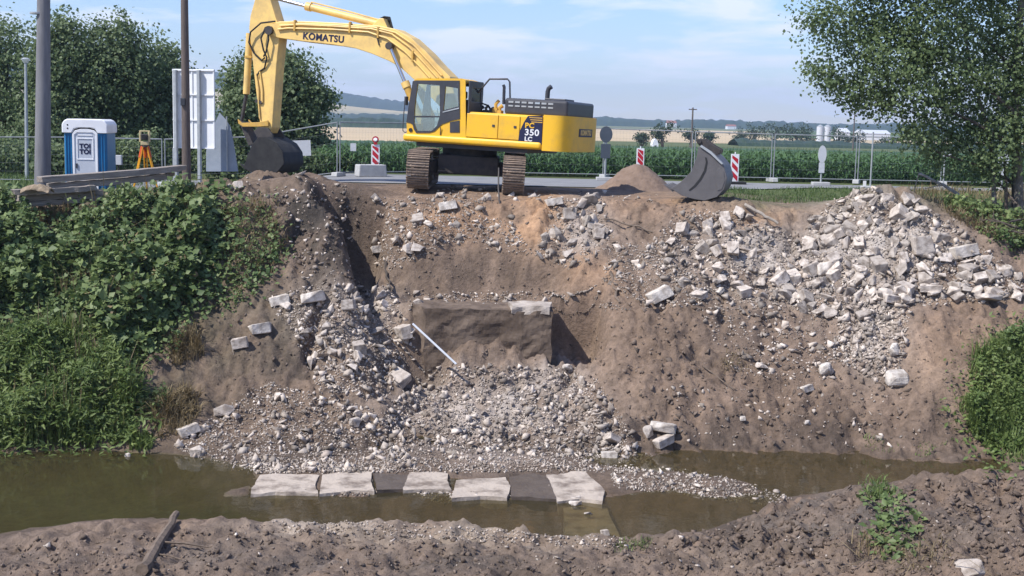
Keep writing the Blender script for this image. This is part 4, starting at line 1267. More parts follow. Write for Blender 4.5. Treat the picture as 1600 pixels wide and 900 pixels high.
# right side frame with big windows
wr1 = [(f, z) for f, z in exs([(650, 131), (716, 133), (717, 178), (650, 180)], CL)]
MB().prism(outline, CR, CR + 0.04, [wr1]).build('cab_right_side', M['black'], exc)
fz = lambda i: outline[i]
f_bot, f_mid, f_top = fz(0), fz(2), fz(3)
# roof, floor, rear
rf = MB().prism([fz(3), (fz(4)[0], fz(4)[1]), (fz(5)[0], fz(5)[1]), (fz(6)[0], fz(6)[1]), (fz(6)[0], fz(6)[1] - 0.06), (fz(3)[0], fz(3)[1] - 0.03)], CR + 0.04, CL - 0.05).build('cab_roof', M['yellow'], exc)
MB().box(fz(7)[0], fz(0)[0], CR + 0.04, CL - 0.05, 1.47, 1.53).build('cab_floor', M['black'], exc)
rh = [(CR + 0.16, 2.45), (CL - 0.16, 2.45), (CL - 0.16, fz(6)[1] - 0.2), (CR + 0.16, fz(6)[1] - 0.2)]
rp = MB().prism([(CR, 1.47), (CL - 0.01, 1.47), (CL - 0.01, fz(6)[1] - 0.01), (CR, fz(6)[1] - 0.01)], fz(7)[0] - 0.05, fz(7)[0] - 0.002, [rh], axis='x').build('cab_rear', M['black'], exc, bevel=0.012)
MB().prism(rh, fz(7)[0] - 0.03, fz(7)[0] - 0.02, axis='x').build('window', mat('dark_tinted_glass', (0.02, 0.025, 0.035), (0.025, 0.03, 0.04), rough=0.08, spec=0.6), rp)
# front: glass between the pillars, yellow nose below
fg = MB()
fg.add([(fz(1)[0], CR + 0.06, fz(1)[1]), (fz(1)[0], CL - 0.06, fz(1)[1]), (fz(2)[0], CL - 0.06, fz(2)[1]), (fz(2)[0], CR + 0.06, fz(2)[1]), (fz(3)[0], CL - 0.06, fz(3)[1]), (fz(3)[0], CR + 0.06, fz(3)[1])],
       [(0, 1, 2, 3), (3, 2, 4, 5)])
fg.build('windscreen', M['glass'], exc)
MB().box(fz(0)[0] - 0.05, fz(0)[0] + 0.0, CR, CL - 0.05, 1.47, fz(1)[1]).build('cab_nose', M['yellow'], exc, bevel=0.02)
# inside: seat and consoles
seat = MB().box(-0.02, 0.45, 0.80, 1.28, 1.80, 1.93)
seat.box(-0.10, 0.06, 0.80, 1.28, 1.90, 2.50); seat.box(-0.08, 0.03, 0.90, 1.18, 2.52, 2.72); seat.box(0.05, 0.40, 0.90, 1.2, 1.53, 1.80)
st_o = seat.build('seat', M['rubber_and_shade'], exc, bevel=0.03)
st_o.location.x = fz(7)[0] + 0.35
cs_o = MB().box(0.0, 0.55, 1.32, 1.44, 1.53, 2.02).box(0.0, 0.6, 0.62, 0.76, 1.53, 2.05).tube([(0.5, 1.38, 2.0), (0.52, 1.38, 2.22)], 0.02, 6).tube([(0.5, 0.7, 2.0), (0.52, 0.7, 2.22)], 0.02, 6)
cs_o = cs_o.build('control_console', M['pale_plastic'], exc, bevel=0.02); cs_o.location.x = fz(7)[0] + 0.45
# mirror bar at the front corner
mp_ = exs([(634, 157), (631.5, 165), (629.5, 190), (629, 204), (632, 207), (635, 206)], CL)
MB().tube([(a, CL - 0.02, z) for a, z in mp_], 0.014, 6).build('mirror_bar', M['black'], exc, smooth=True)
a0 = ex(634, 155, CL)
MB().box(a0[0] - 0.02, a0[0] + 0.04, CL - 0.14, CL + 0.02, a0[1] - 0.16, a0[1] + 0.08).build('mirror', M['black'], exc, bevel=0.015)

# --- boom (traced on its own left face)
BL = 0.32
up = exs([(425, 37), (436, 33.5), (457, 32.5), (500, 34), (539, 36), (589, 39.5), (617, 45), (642, 59), (667, 82), (685, 102), (703, 120)], BL)
lo = exs([(646, 124), (641, 119), (625, 105), (607, 95), (581, 84), (555, 75.5), (520, 70), (471, 64.5), (436, 59.5), (423, 55), (417, 48)], BL)
foot = [(0.62, 2.05), (0.45, 1.86), (0.25, 1.84), (0.16, 2.02), (0.30, 2.25)]
bo = up + [(0.33, 2.35)] + foot[::-1] + [(0.85, 2.25)] + lo
boom = MB().prism(bo, -BL, BL).build('boom', M['boom_yellow'], exc, bevel=0.02)
# hydraulic lines lying on the boom's left face and top
for off, ln in ((0.10, [(437, 40), (470, 38.5), (520, 41), (580, 45), (612, 53), (640, 74), (664, 100), (684, 122)]), (0.10, [(434, 46), (450, 44), (520, 46), (575, 50), (605, 60), (632, 80), (655, 103), (672, 122)]),
                (0.07, [(460, 37), (520, 39), (585, 43), (618, 51), (646, 70), (670, 96), (690, 118)])):
    q = exs(ln, BL + 0.05)
    MB().tube([(a, BL + 0.045, z) for a, z in q], 0.028, 8).build('hydraulic_line', M['boom_yellow'], boom, smooth=True)
for px, py in ((462, 40), (548, 43), (592, 51), (646, 88)):
    a, z = ex(px, py, BL)
    MB().box(a - 0.03, a + 0.03, BL - 0.01, BL + 0.085, z - 0.16, z + 0.16).build('line_clamp', M['tank_yellow'], boom, bevel=0.008)
a, z = ex(593, 68, BL)
MB().tube([(a + 0.12, BL + 0.01, z + 0.28), (a, BL + 0.02, z - 0.05)], 0.022, 6).build('step_bar', M['steel_dark'], boom)
# boom name, running along the boom
p0, p1 = ex(471, 56.0, BL), ex(540, 62.5, BL)
ang = math.atan2(p1[1] - p0[1], -(p1[0] - p0[0]))
c_ = ((p0[0] + p1[0]) / 2, (p0[1] + p1[1]) / 2)
text('lettering', 'KOMATSU', 0.27, Matrix.Translation((c_[0], BL + 0.004, c_[1])) @ SIDE @ Matrix.Rotation(ang, 4, 'Z'), M['navy'], boom, fat=0.009, sx=1.03)

# boom foot pins and lift cylinders
MB().cyl((0.30, -0.45, 2.02), (0.30, 0.45, 2.02), 0.09, 16).build('boom_foot_pin', M['steel_dark'], boom, smooth=True)
bp1 = ex(609, 72, 0.45)
for l_ in (0.45, -0.45):
    top = Vector((bp1[0], l_, bp1[1])); bot = Vector((1.25, l_, 1.60))
    d_ = (bot - top).normalized()
    midp = top + d_ * ((bot - top).length * 0.44)
    cy = MB().tube([midp, bot], 0.105, 16).build('boom_cylinder', M['tank_yellow'], exc, smooth=True)
    MB().tube([top, midp], 0.052, 12).build('piston_rod', M['chrome'], cy, smooth=True)
    MB().tube([midp - d_ * 0.02, midp + d_ * 0.16], 0.125, 16).build('cylinder_head', M['boom_yellow'], cy, smooth=True)
    MB().cyl(top + Vector((0, -0.09, 0)), top + Vector((0, 0.09, 0)), 0.105, 16).build('pin', M['steel_dark'], cy, smooth=True)
MB().box(0.95, 1.40, -0.55, 0.55, 1.45, 1.70).build('cylinder_bracket', M['yellow'], exc, bevel=0.03)

# arm cylinder on top of the boom
q0, q1, q2 = ex(597, 39, 0), ex(480, 10, 0), ex(424, -4.5, 0)
ac = MB().tube([(q0[0], 0, q0[1]), (q1[0], 0, q1[1])], 0.105, 16).build('arm_cylinder', M['boom_yellow'], exc, smooth=True)
MB().tube([(q1[0], 0, q1[1]), (q2[0], 0, q2[1])], 0.052, 12).build('piston_rod', M['chrome'], ac, smooth=True)
e1 = Vector((q1[0], 0, q1[1])); e0 = Vector((q0[0], 0, q0[1])); dd = (e0 - e1).normalized()
MB().tube([e1 - dd * 0.03, e1 + dd * 0.14], 0.128, 16).build('cylinder_head', M['boom_yellow'], ac, smooth=True)
off = Vector((-dd.z, 0, dd.x)); off = off if off.z > 0 else -off
MB().tube([e1 + off * 0.15 + dd * 0.1, e1 + off * 0.15 + dd * 1.2, e0 + off * 0.12], 0.022, 6).build('hydraulic_line', M['boom_yellow'], ac, smooth=True)
hp = ex(600, 36, 0)
br = MB().prism([(hp[0] + 0.55, hp[1] - 0.35), (hp[0] - 0.35, hp[1] - 0.40), (hp[0] - 0.05, hp[1] + 0.12), (hp[0] + 0.10, hp[1] + 0.12)], -0.16, 0.16).build('cylinder_mount', M['boom_yellow'], boom, bevel=0.02)
for k in range(3):
    pts = exs([(588 + 3 * k, 33), (596 + 2 * k, 28 - k), (605 + 2 * k, 29 - k), (612 + k, 42 + 2 * k)], 0.1 * k - 0.1)
    MB().tube([(a, 0.1 * k - 0.1, z) for a, z in pts], 0.024, 8).build('hose', M['rubber_and_shade'], boom, smooth=True)

# --- arm
AL = 0.24
ar = exs([(406, -22), (416, -22), (422, -2), (431, 28), (437, 45), (436, 62), (432, 100), (429, 142), (425, 199), (421, 208), (411, 208), (407, 199), (402, 160), (397, 117), (391, 60), (389, 44), (391, 25), (398, 0)], AL)
arm = MB().prism(ar, -AL, AL).build('arm', M['boom_yellow'], exc, bevel=0.02)
wp_ = ex(424, 48, AL)
MB().cyl((wp_[0], -0.42, wp_[1]), (wp_[0], 0.42, wp_[1]), 0.13, 20).build('arm_pin', M['steel_dark'], arm, smooth=True)
for px, py in ((402, 158), (408, 160)):
    a, z = ex(px, py, AL)
    MB().box(a - 0.05, a + 0.05, AL - 0.01, AL + 0.05, z - 0.05, z + 0.05).build('line_clamp', M['steel_dark'], arm)
for ln in ([(429, 33), (408, 36), (392, 50), (388, 66), (394, 82), (406, 94), (412, 90)], [(414, 42), (408, 60), (412, 78), (416, 90), (411, 106), (402, 112), (400, 118)], [(418, 45), (420, 62), (416, 82), (411, 88)]):
    q = exs(ln, AL + 0.12)
    MB().tube([(a, AL + 0.08 + 0.06 * math.sin(i), z) for i, (a, z) in enumerate(q)], 0.026, 8).build('hose', M['rubber_and_shade'], arm, smooth=True)
for ln in ([(400, 115), (404, 140), (404, 160), (406, 185)], [(406, 112), (410, 140), (410, 160)]):
    q = exs(ln, AL + 0.03)
    MB().tube([(a, AL + 0.03, z) for a, z in q], 0.026, 8).build('hydraulic_line', M['boom_yellow'], arm, smooth=True)
# bucket cylinder in front of the arm
c0, c1, c2 = ex(390, 52, 0), ex(385, 147, 0), ex(377, 193, 0)
bc = MB().tube([(c0[0], 0, c0[1]), (c1[0], 0, c1[1])], 0.105, 16).build('bucket_cylinder', M['boom_yellow'], exc, smooth=True)
MB().tube([(c1[0], 0, c1[1]), (c2[0], 0, c2[1])], 0.055, 12).build('piston_rod', M['steel_dark'], bc, smooth=True)
a, z = ex(391, 89, 0)
MB().box(a - 0.12, a + 0.12, -0.13, 0.13, z - 0.03, z + 0.03).build('cylinder_band', M['tank_yellow'], bc)
# linkage
lk = exs([(372, 186), (378, 192), (404, 191), (419, 188), (420, 197), (404, 198), (380, 198), (373, 193)], 0.3)
for l0 in (-0.33, 0.27):
    MB().prism(lk, l0, l0 + 0.06).build('link_arm', M['tank_yellow'], exc, bevel=0.01)
lk2 = exs([(373, 190), (380, 190), (396, 226), (388, 228)], 0.2)
MB().prism(lk2, -0.2, 0.2).build('link_rod', M['steel_dark'], exc, bevel=0.02)


def bucket_mesh(parent, outer, inner_open, l0, l1, m, pref='bucket', th=0.045, teeth=True):
    """outer: side profile from the lip round the belly to the top edge (f,z)"""
    outs = []
    for s_ in (l0, l1 - th):
        outs.append(MB().prism(outer, s_, s_ + th).build('side_plate', m, parent, bevel=0.008))
    sh = MB()
    n = len(outer)
    cx = sum(p[0] for p in outer) / n; cz = sum(p[1] for p in outer) / n
    inn = []
    for p in outer:
        v = Vector((cx - p[0], cz - p[1]))
        v.normalize(); inn.append((p[0] + v.x * th, p[1] + v.y * th))
    for i in range(inner_open):
        a, b = outer[i], outer[i + 1]; c, d = inn[i + 1], inn[i]
        sh.add([(a[0], l0 + th, a[1]), (b[0], l0 + th, b[1]), (c[0], l0 + th, c[1]), (d[0], l0 + th, d[1]), (a[0], l1 - th, a[1]), (b[0], l1 - th, b[1]), (c[0], l1 - th, c[1]), (d[0], l1 - th, d[1])],
               [(0, 1, 2, 3), (4, 7, 6, 5), (0, 4, 5, 1), (1, 5, 6, 2), (2, 6, 7, 3), (3, 7, 4, 0)])
    shl = sh.build('shell', m, parent, smooth=True, angle=50)
    if teeth:
        lip, nxt = Vector(outer[0]), Vector(outer[1])
        d = (lip - nxt).normalized()
        pn = Vector((-d.y, d.x))
        for k in range(5):
            l = l0 + th + (l1 - l0 - 2 * th - 0.12) * k / 4
            a = lip - d * 0.08 + pn * 0.05; b = lip - d * 0.08 - pn * 0.05; c = lip + d * 0.22
            MB().prism([tuple(a), tuple(b), tuple(c)], l, l + 0.12).build('tooth', m, parent)
    return shl


bk = empty('digging_bucket'); bk.parent = exc
bk_out = exs([(393, 270), (416, 271), (432, 266), (440, 253), (437, 234), (428, 222), (414, 216), (404, 216), (396, 222), (384, 240), (379, 256)], 0.7)
bk_out = exs([(378, 262), (386, 268), (408, 272), (430, 269), (441, 256), (439, 238), (430, 224), (414, 214), (402, 214), (392, 224), (384, 242)], 0.7)
bucket_mesh(bk, bk_out, 7, -0.6, 0.6, M['rubber_and_shade'], th=0.05, teeth=True)  # steel bucket: the near-black colour stands in for its shade
for l0 in (-0.36, 0.30):
    ear = exs([(404, 216), (398, 205), (405, 198), (420, 200), (427, 210), (429, 222), (415, 216)], 0.3)
    MB().prism(ear, l0, l0 + 0.06).build('ear', M['steel_dark'], bk, bevel=0.01)

# ------------------------------------------------------------------ spare bucket on the crest
def plane_pts(pts, D, origin, rz):
    """pixels met on an upright plane through origin turned by rz -> (along, up)"""
    M_ = Matrix.Translation(origin) @ Matrix.Rotation(rz, 4, 'Z')
    I_ = M_.inverted()
    o = I_ @ EYE
    res = []
    for a, b in pts:
        d = I_.to_3x3() @ Vector(rays(float(a), float(b)))
        q = o + d * (-o.y / d.y)
        res.append((q.x, q.z))
    return res


sb_o = Vector(P(1100.0, 312.0, 33.2)); sb_r = R(-16)
sbk = empty('spare_bucket', sb_o, sb_r, 'worn grey digging bucket set down on the bank crest beside the rubble', 'bucket')
prof = plane_pts([(1048, 295), (1066, 306), (1084, 311), (1101, 313.5), (1120, 308), (1131, 296), (1136, 278), (1131, 259), (1122, 248), (1112, 239), (1095, 228), (1091, 230), (1088, 247), (1080, 268), (1064, 284)], 33, sb_o, sb_r)
bucket_mesh(sbk, prof, 10, 0.0, 1.45, M['bucket_grey'], th=0.05, teeth=True)
arc = plane_pts([(1101.5, 246), (1103, 253), (1100, 266), (1093, 279), (1084, 290), (1076, 297), (1078, 298), (1087, 291), (1096, 280), (1103, 267), (1105.5, 253), (1104, 246)], 33, sb_o, sb_r)
MB().prism(arc, -0.012, 0.01).build('cutter_edge', M['rubber_and_shade'], sbk)
rim = plane_pts([(1094, 229), (1110, 240), (1128, 257), (1130, 255.5), (1112, 237), (1096, 226.5)], 33, sb_o, sb_r)
MB().prism(rim, -0.05, 0.03).build('rim_bar', M['galv'], sbk)
pad = plane_pts([(1121, 264), (1126, 262), (1131, 268), (1133, 282), (1128, 296), (1121, 298), (1119, 280)], 33, sb_o, sb_r)
MB().prism(pad, -0.014, 0.01).build('wear_plate', M['bucket_grey'], sbk, bevel=0.006)
ear = plane_pts([(1092, 231), (1084, 222), (1086, 217), (1098, 218), (1112, 228), (1123, 234), (1122, 240), (1116, 243), (1106, 236)], 33, sb_o, sb_r)
for l in (0.42, 0.92):
    MB().prism(ear, l, l + 0.07).build('ear', M['steel_dark'], sbk, bevel=0.01)
pp = plane_pts([(1089, 221)], 33, sb_o, sb_r)[0]
MB().cyl((pp[0], 0.38, pp[1]), (pp[0], 1.03, pp[1]), 0.06, 12).build('pin', M['steel_dark'], sbk, smooth=True)

# ------------------------------------------------------------------ heaps of soil on the road side
def mound(name, cx, cy, base, rx_, ry_, h, m, label, seed, sharp=1.0, n=56):
    xs = np.linspace(-1.6, 1.6, n); a, b = np.meshgrid(xs, xs)
    r = np.sqrt(a * a + b * b) * (1 + 0.16 * fbm(a * 1.5 + seed, b * 1.5, seed, 3))
    z = np.clip(1 - r, -0.25, 1) * h
    z = z * (1 - 0.18 * np.exp(-(r / 0.25) ** 2)) + 0.09 * h * fbm(a * 4, b * 4, seed + 2, 4) * sharp + 0.06 * h * (ridged(a * 5, b * 5, seed + 8, 2) - .6)
    idx = np.arange(a.size).reshape(a.shape)
    Fq = np.stack([idx[:-1, :-1], idx[:-1, 1:], idx[1:, 1:], idx[1:, :-1]], -1).reshape(-1, 4)
    keep = (z.ravel()[Fq] > -0.2 * h).any(1)
    V = np.stack([cx + a * rx_, cy + b * ry_, base + z - 0.03], -1).reshape(-1, 3)
    return tag(obj(name, np_mesh(name, V, Fq[keep], smooth=True), None, m), label, 'soil heap')


M['red_soil'] = mat('reddish_soil', (0.23, 0.165, 0.125), (0.17, 0.12, 0.09), rough=0.95, scale=3, bump=0.9, bscale=12)
M['tan_soil'] = mat('tan_soil', (0.30, 0.20, 0.13), (0.21, 0.145, 0.10), rough=0.95, scale=3, bump=0.9, bscale=12)
mound('soil_heap', 3.72, 39.1, 0.0, 1.20, 1.2, 0.98, M['red_soil'], 'rounded reddish heap of soil in front of a striped warning board', 4)
mound('soil_heap', 6.9, 34.6, -0.35, 1.5, 0.8, 0.30, M['tan_soil'], 'low tan ridge of soil along the crest right of the spare bucket', 9)

# ------------------------------------------------------------------ timber stack by the left bank
for i, (a, b, th, wd, lab, dz) in enumerate([
        ((60, 281, 30.9), (287, 262, 33.6), 0.155, 0.30, 'long weathered beam lying across the top of the timber stack', 0),
        ((78, 291, 31.2), (262, 275, 33.4), 0.15, 0.34, 'dark underside beam right below the long top beam', 0),
        ((19, 300, 30.6), (150, 293, 31.6), 0.14, 0.28, 'short pale beam with split end sticking out left of the stack', 0),
        ((26, 310, 30.9), (200, 297, 32.2), 0.15, 0.3, 'dark beam in the middle of the timber stack', 0),
        ((32, 319, 30.9), (180, 307, 32.0), 0.12, 0.3, 'lowest pale edged beam of the timber stack', 0),
        ((170, 286, 32.3), (272, 271, 33.7), 0.12, 0.28, 'short beam under the long beam near the brown pole', 0)]):
    A = Vector(P(float(a[0]), float(a[1]), a[2])); B = Vector(P(float(b[0]), float(b[1]), b[2]))
    ln = (B - A).length
    mb = MB()
    ns = 14
    vs, fs = [], []
    for k in range(ns + 1):
        t_ = k / ns
        jx = random.gauss(0, 0.006)
        e = 1.0 if 0 < k < ns else random.uniform(0.75, 0.95)
        xk = t_ * ln + (random.uniform(-0.03, 0.03) if 0 < k < ns else 0)
        for (yy, zz) in ((-wd / 2, -th / 2), (wd / 2, -th / 2), (wd / 2, th / 2), (-wd / 2, th / 2)):
            vs.append((xk + (random.uniform(-0.05, 0.05) if k in (0, ns) else 0), yy * e + jx, zz * e + jx - 0.02 * math.sin(t_ * 3.1)))
    for k in range(ns):
        for q in range(4):
            fs.append((k * 4 + q, k * 4 + (q + 1) % 4, k * 4 + 4 + (q + 1) % 4, k * 4 + 4 + q))
    fs += [(3, 2, 1, 0), (ns * 4, ns * 4 + 1, ns * 4 + 2, ns * 4 + 3)]
    mb.add(vs, fs)
    o = mb.build('timber_beam', M['timber'], None, bevel=0.012)
    d_ = (B - A).normalized(); y_ = Vector((0, 0, 1)).cross(d_).normalized(); z_ = d_.cross(y_)
    o.matrix_world = Matrix.Translation(A) @ Matrix((d_, y_, z_)).transposed().to_4x4()
    tag(o, lab, 'beam', 'beams stacked by the left bank')
# crumpled sacking on the beam ends
xs = np.linspace(-1, 1, 26); a_, b_ = np.meshgrid(xs, xs)
zc = 0.10 * (1 - a_ ** 2) * (1 - 0.4 * b_ ** 2) + 0.055 * fbm(a_ * 2.5, b_ * 2.5, 5, 4) - 0.10 * np.abs(b_) ** 3
idx = np.arange(a_.size).reshape(a_.shape)
Fq = np.stack([idx[:-1, :-1], idx[:-1, 1:], idx[1:, 1:], idx[1:, :-1]], -1).reshape(-1, 4)
cpos = P(58.0, 293.0, 30.55)
sk = obj('sacking', np_mesh('sacking', np.stack([cpos[0] + a_ * 0.34, cpos[1] + b_ * 0.2, cpos[2] + zc - 0.02], -1).reshape(-1, 3), Fq, smooth=True), None, mat('tan_sacking', (0.32, 0.25, 0.17), (0.2, 0.15, 0.1), bump=0.5, scale=8))
so = sk.modifiers.new('thick', 'SOLIDIFY'); so.thickness = 0.012
tag(sk, 'crumpled tan sacking between the ends of the timber beams', 'sacking')

# ------------------------------------------------------------------ portable toilet
tl_p = Vector(P(132.0, 300.0, 34.3)); tl_top = P(132.0, 186.0, 34.3)[2]
tl = empty('portable_toilet', (tl_p.x, tl_p.y + 0.55, tl_top - 2.30), R(5), 'blue portable toilet with white roof and grey door behind the timber stack', 'toilet')
W_, DP = 0.56, 0.56
MB().box(-W_ - 0.02, W_ + 0.02, -DP, DP, 0.0, 0.14).build('skid_base', M['black'], tl, bevel=0.02)
MB().box(-W_, W_, -DP + 0.02, DP, 0.14, 1.98).build('wall', M['blue_plastic'], tl, bevel=0.07, segs=4)
for sx in (-1, 1):
    for k in range(3):
        MB().box(sx * (0.36 + 0.07 * k) - 0.012, sx * (0.36 + 0.07 * k) + 0.012, -DP + 0.0, -DP + 0.03, 0.2, 1.9).build('wall_rib', M['blue_plastic'], tl, bevel=0.008)
roof = [(-W_ - 0.035, 1.93), (-W_ - 0.035, 2.16), (-W_ + 0.03, 2.26), (-W_ + 0.12, 2.30), (W_ - 0.12, 2.30), (W_ - 0.03, 2.26), (W_ + 0.035, 2.16), (W_ + 0.035, 1.93), (0.33, 1.93), (0.27, 2.03), (0.12, 2.07), (-0.12, 2.07), (-0.27, 2.03), (-0.33, 1.93)]
rfo = MB().prism(roof, -DP - 0.035, DP + 0.03).build('roof', M['white_plastic'], tl, bevel=0.03, segs=3)
for z_ in (2.14, 2.05):
    MB().cyl((-0.44, -DP - 0.04, z_), (-0.44, -DP - 0.028, z_), 0.022, 8).build('vent_hole', M['rubber_and_shade'], rfo)
fr_out = [(-0.33, 0.16), (0.33, 0.16), (0.33, 1.92), (0.25, 2.0), (0.10, 2.04), (-0.10, 2.04), (-0.25, 2.0), (-0.33, 1.92)]
fr_in = [(-0.27, 0.22), (0.27, 0.22), (0.27, 1.88), (0.2, 1.94), (-0.2, 1.94), (-0.27, 1.88)]
MB().prism(fr_out, -DP - 0.02, -DP + 0.03, [fr_in]).build('door_frame', M['white_plastic'], tl, bevel=0.01)
dr = MB().prism(fr_in, -DP - 0.002, -DP + 0.02).build('door', M['pale_plastic'], tl)
for (x0, x1, z0_, z1_) in ((-0.22, 0.22, 0.30, 0.82), (-0.22, 0.22, 1.22, 1.80)):
    MB().prism([(x0, z0_), (x1, z0_), (x1, z1_), (x0, z1_)], -DP - 0.016, -DP - 0.002, [[(x0 + 0.03, z0_ + 0.03), (x1 - 0.03, z0_ + 0.03), (x1 - 0.03, z1_ - 0.03), (x0 + 0.03, z1_ - 0.03)]]).build('door_moulding', M['white_plastic'], dr, bevel=0.005)
MB().prism([(-0.2, 1.86), (0.2, 1.86), (0.17, 1.90), (-0.17, 1.90)], -DP - 0.014, -DP - 0.002).build('door_moulding', M['white_plastic'], dr)
FRONT = Matrix(((1, 0, 0, 0), (0, 0, -1, 0), (0, 1, 0, 0), (0, 0, 0, 1)))
text('lettering', 'TOI', 0.165, Matrix.Translation((0.0, -DP - 0.004, 1.58)) @ FRONT, M['navy'], dr, fat=0.010, sx=1.0)
text('lettering', 'TOI', 0.165, Matrix.Translation((0.0, -DP - 0.004, 1.43)) @ FRONT, M['navy'], dr, fat=0.010, sx=1.0)
MB().box(-0.25, -0.21, -DP - 0.03, -DP, 1.0, 1.12).build('latch', M['black'], dr)

# ------------------------------------------------------------------ surveying instrument on its tripod
ts = P(226.0, 204.0, 34.5)
zg = float(g_far(ts[0], ts[1])) + 0.05
tri = empty('tripod', (ts[0], ts[1], zg), R(20), 'yellow legged survey tripod with red clamps beside the brown pole', 'tripod')
hh = ts[2] - zg - 0.42
for k, an in enumerate((R(200), R(335), R(80))):
    ft = Vector((0.42 * math.cos(an), 0.42 * math.sin(an), 0.0)); tp = Vector((0.07 * math.cos(an), 0.07 * math.sin(an), hh))
    lg = MB()
    sd = Vector((-math.sin(an), math.cos(an), 0)) * 0.035
    md = tp.lerp(ft, 0.60)
    lg.tube([tp + sd, md + sd], 0.020, 6); lg.tube([tp - sd, md - sd], 0.020, 6); lg.tube([tp.lerp(ft, 0.5), ft], 0.022, 6)
    lo_ = lg.build('leg', mat('tripod_yellow', (0.75, 0.36, 0.02), (0.65, 0.3, 0.02), rough=0.5), tri, smooth=True)
    MB().tube([tp.lerp(ft, 0.0), tp.lerp(ft, 0.2)], 0.045, 8).build('clamp', mat('tripod_red', (0.62, 0.10, 0.02), (0.5, 0.08, 0.02), rough=0.5), lo_)
MB().cyl((0, 0, hh - 0.02), (0, 0, hh + 0.03), 0.10, 16).build('head_plate', M['steel_dark'], tri)
inst = empty('surveying_instrument', (ts[0], ts[1], zg + hh + 0.03), R(10), 'cream surveying instrument with dark lens mounted on the tripod', 'instrument')
cream = mat('cream_plastic', (0.56, 0.46, 0.25), (0.5, 0.4, 0.22), rough=0.5)
MB().box(-0.10, 0.10, -0.09, 0.09, 0.0, 0.10).build('base', cream, inst, bevel=0.015)
for sx in (-1, 1):
    MB().box(sx * 0.115 - 0.025, sx * 0.115 + 0.025, -0.07, 0.07, 0.08, 0.36).build('standard', cream, inst, bevel=0.012)
MB().box(-0.14, 0.14, -0.03, 0.03, 0.36, 0.39).build('handle', cream, inst, bevel=0.01)
te = MB().box(-0.085, 0.085, -0.11, 0.11, 0.14, 0.30).build('telescope', M['steel_dark'], inst, bevel=0.02)
MB().cyl((0, -0.15, 0.23), (0, -0.10, 0.23), 0.055, 16).build('lens', M['rubber_and_shade'], te)
# small grey cabinet on a post
cb = P(185.0, 262.0, 37.0)
cbo = empty('cable_cabinet', (cb[0], cb[1], float(g_far(cb[0], cb[1]))), 0, 'small pale grey box on a thin post between toilet and tripod', 'box')
cz = cb[2] - float(g_far(cb[0], cb[1]))
MB().box(-0.10, 0.10, -0.06, 0.06, cz + 0.08, cz + 0.36).build('box', M['sign_pale'], cbo, bevel=0.01)
MB().cyl((0, 0, 0), (0, 0, cz + 0.1), 0.025, 8).build('post', M['steel_dark'], cbo)


# ------------------------------------------------------------------ poles, lamp
def pole(name, px0, py0, D, top_px, top_py, r0, r1, m, label, cat, n=20):
    a = Vector(P(float(px0), float(py0), D)); a.z = float(g_far(a.x, a.y)) - 0.1
    b = Vector(P(float(top_px), float(top_py), D))
    e = empty(name, a, 0, label, cat)
    d = b - a
    MB().tube([d * (k / 6) for k in range(7)], [r0 + (r1 - r0) * k / 6 for k in range(7)], n).build('shaft', m, e, smooth=True)
    return e, d


e, d = pole('concrete_pole', 65.5, 270, 37.0, 69, -160, 0.235, 0.15, M['conc_pole'], 'thick grey concrete pole standing between street lamp and portable toilet', 'pole')
MB().box(-0.9, 0.9, -0.06, 0.06, d.z - 0.5, d.z - 0.38).build('cross_arm', M['galv'], e)
MB().cyl((0, 0, 0.62 * d.z), (0, 0, 0.62 * d.z + 0.05), 0.215, 20).build('steel_band', M['galv'], e)
e, d = pole('wooden_pole', 291.5, 275, 34.9, 286.5, -140, 0.125, 0.085, M['wood_pole'], 'slim brown wooden pole in front of the white panel', 'pole')
MB().box(-0.10, 0.02, -0.17, -0.08, 2.72, 2.92).build('junction_box', M['black'], e, bevel=0.01)
e, d = pole('street_lamp', 42, 275, 46.0, 40, 96, 0.075, 0.045, M['galv'], 'thin galvanised street lamp with white head beside the concrete pole', 'street lamp', 10)
MB().tube([d + Vector((0, 0, -0.05)), d + Vector((0, 0, 0.08))], [0.07, 0.16], 12).build('lamp_head', M['white_plastic'], e)
MB().tube([d + Vector((0, 0, 0.08)), d + Vector((0, 0, 0.13))], [0.16, 0.08], 12).build('lamp_cap', M['galv'], e)

# ------------------------------------------------------------------ white panel seen from behind, grey sheet beside it
pb = Vector(P(303.0, 170.0, 41.5)); zb = float(g_far(pb.x, pb.y))
sgn = empty('advertising_panel', (pb.x, pb.y, zb), R(-14), 'tall white panel on steel posts seen from behind its ribs', 'panel')
zt, zl = P(303.0, 108.0, 41.5)[2] - zb, P(303.0, 232.0, 41.5)[2] - zb
hw = 0.73
MB().box(-hw, hw, 0.0, 0.03, zl, zt).build('sheet', M['white_sheet'], sgn)
for z_ in (zl + 0.02, zl + (zt - zl) * 0.36, zl + (zt - zl) * 0.68, zt - 0.04):
    MB().box(-hw, hw, -0.05, 0.0, z_ - 0.02, z_ + 0.02).build('cross_rib', M['white_sheet'], sgn)
for x_ in (-hw + 0.02, -0.05, hw - 0.02):
    MB().box(x_ - 0.02, x_ + 0.02, -0.03, 0.0, zl, zt).build('upright_rib', M['white_sheet'], sgn)
for x_ in (-hw + 0.14, 0.24):
    MB().box(x_ - 0.05, x_ + 0.05, -0.17, -0.05, -0.1, zt - 0.03).build('post', M['galv'], sgn, bevel=0.01)
for x_, l_ in ((-hw + 0.02, 0.0),):
    MB().box(x_ - 0.025, x_ + 0.025, -0.08, -0.03, -0.1, zl).build('post', M['galv'], sgn)
gp_ = Vector(P(342.0, 265.0, 42.5)); gz = float(g_far(gp_.x, gp_.y))
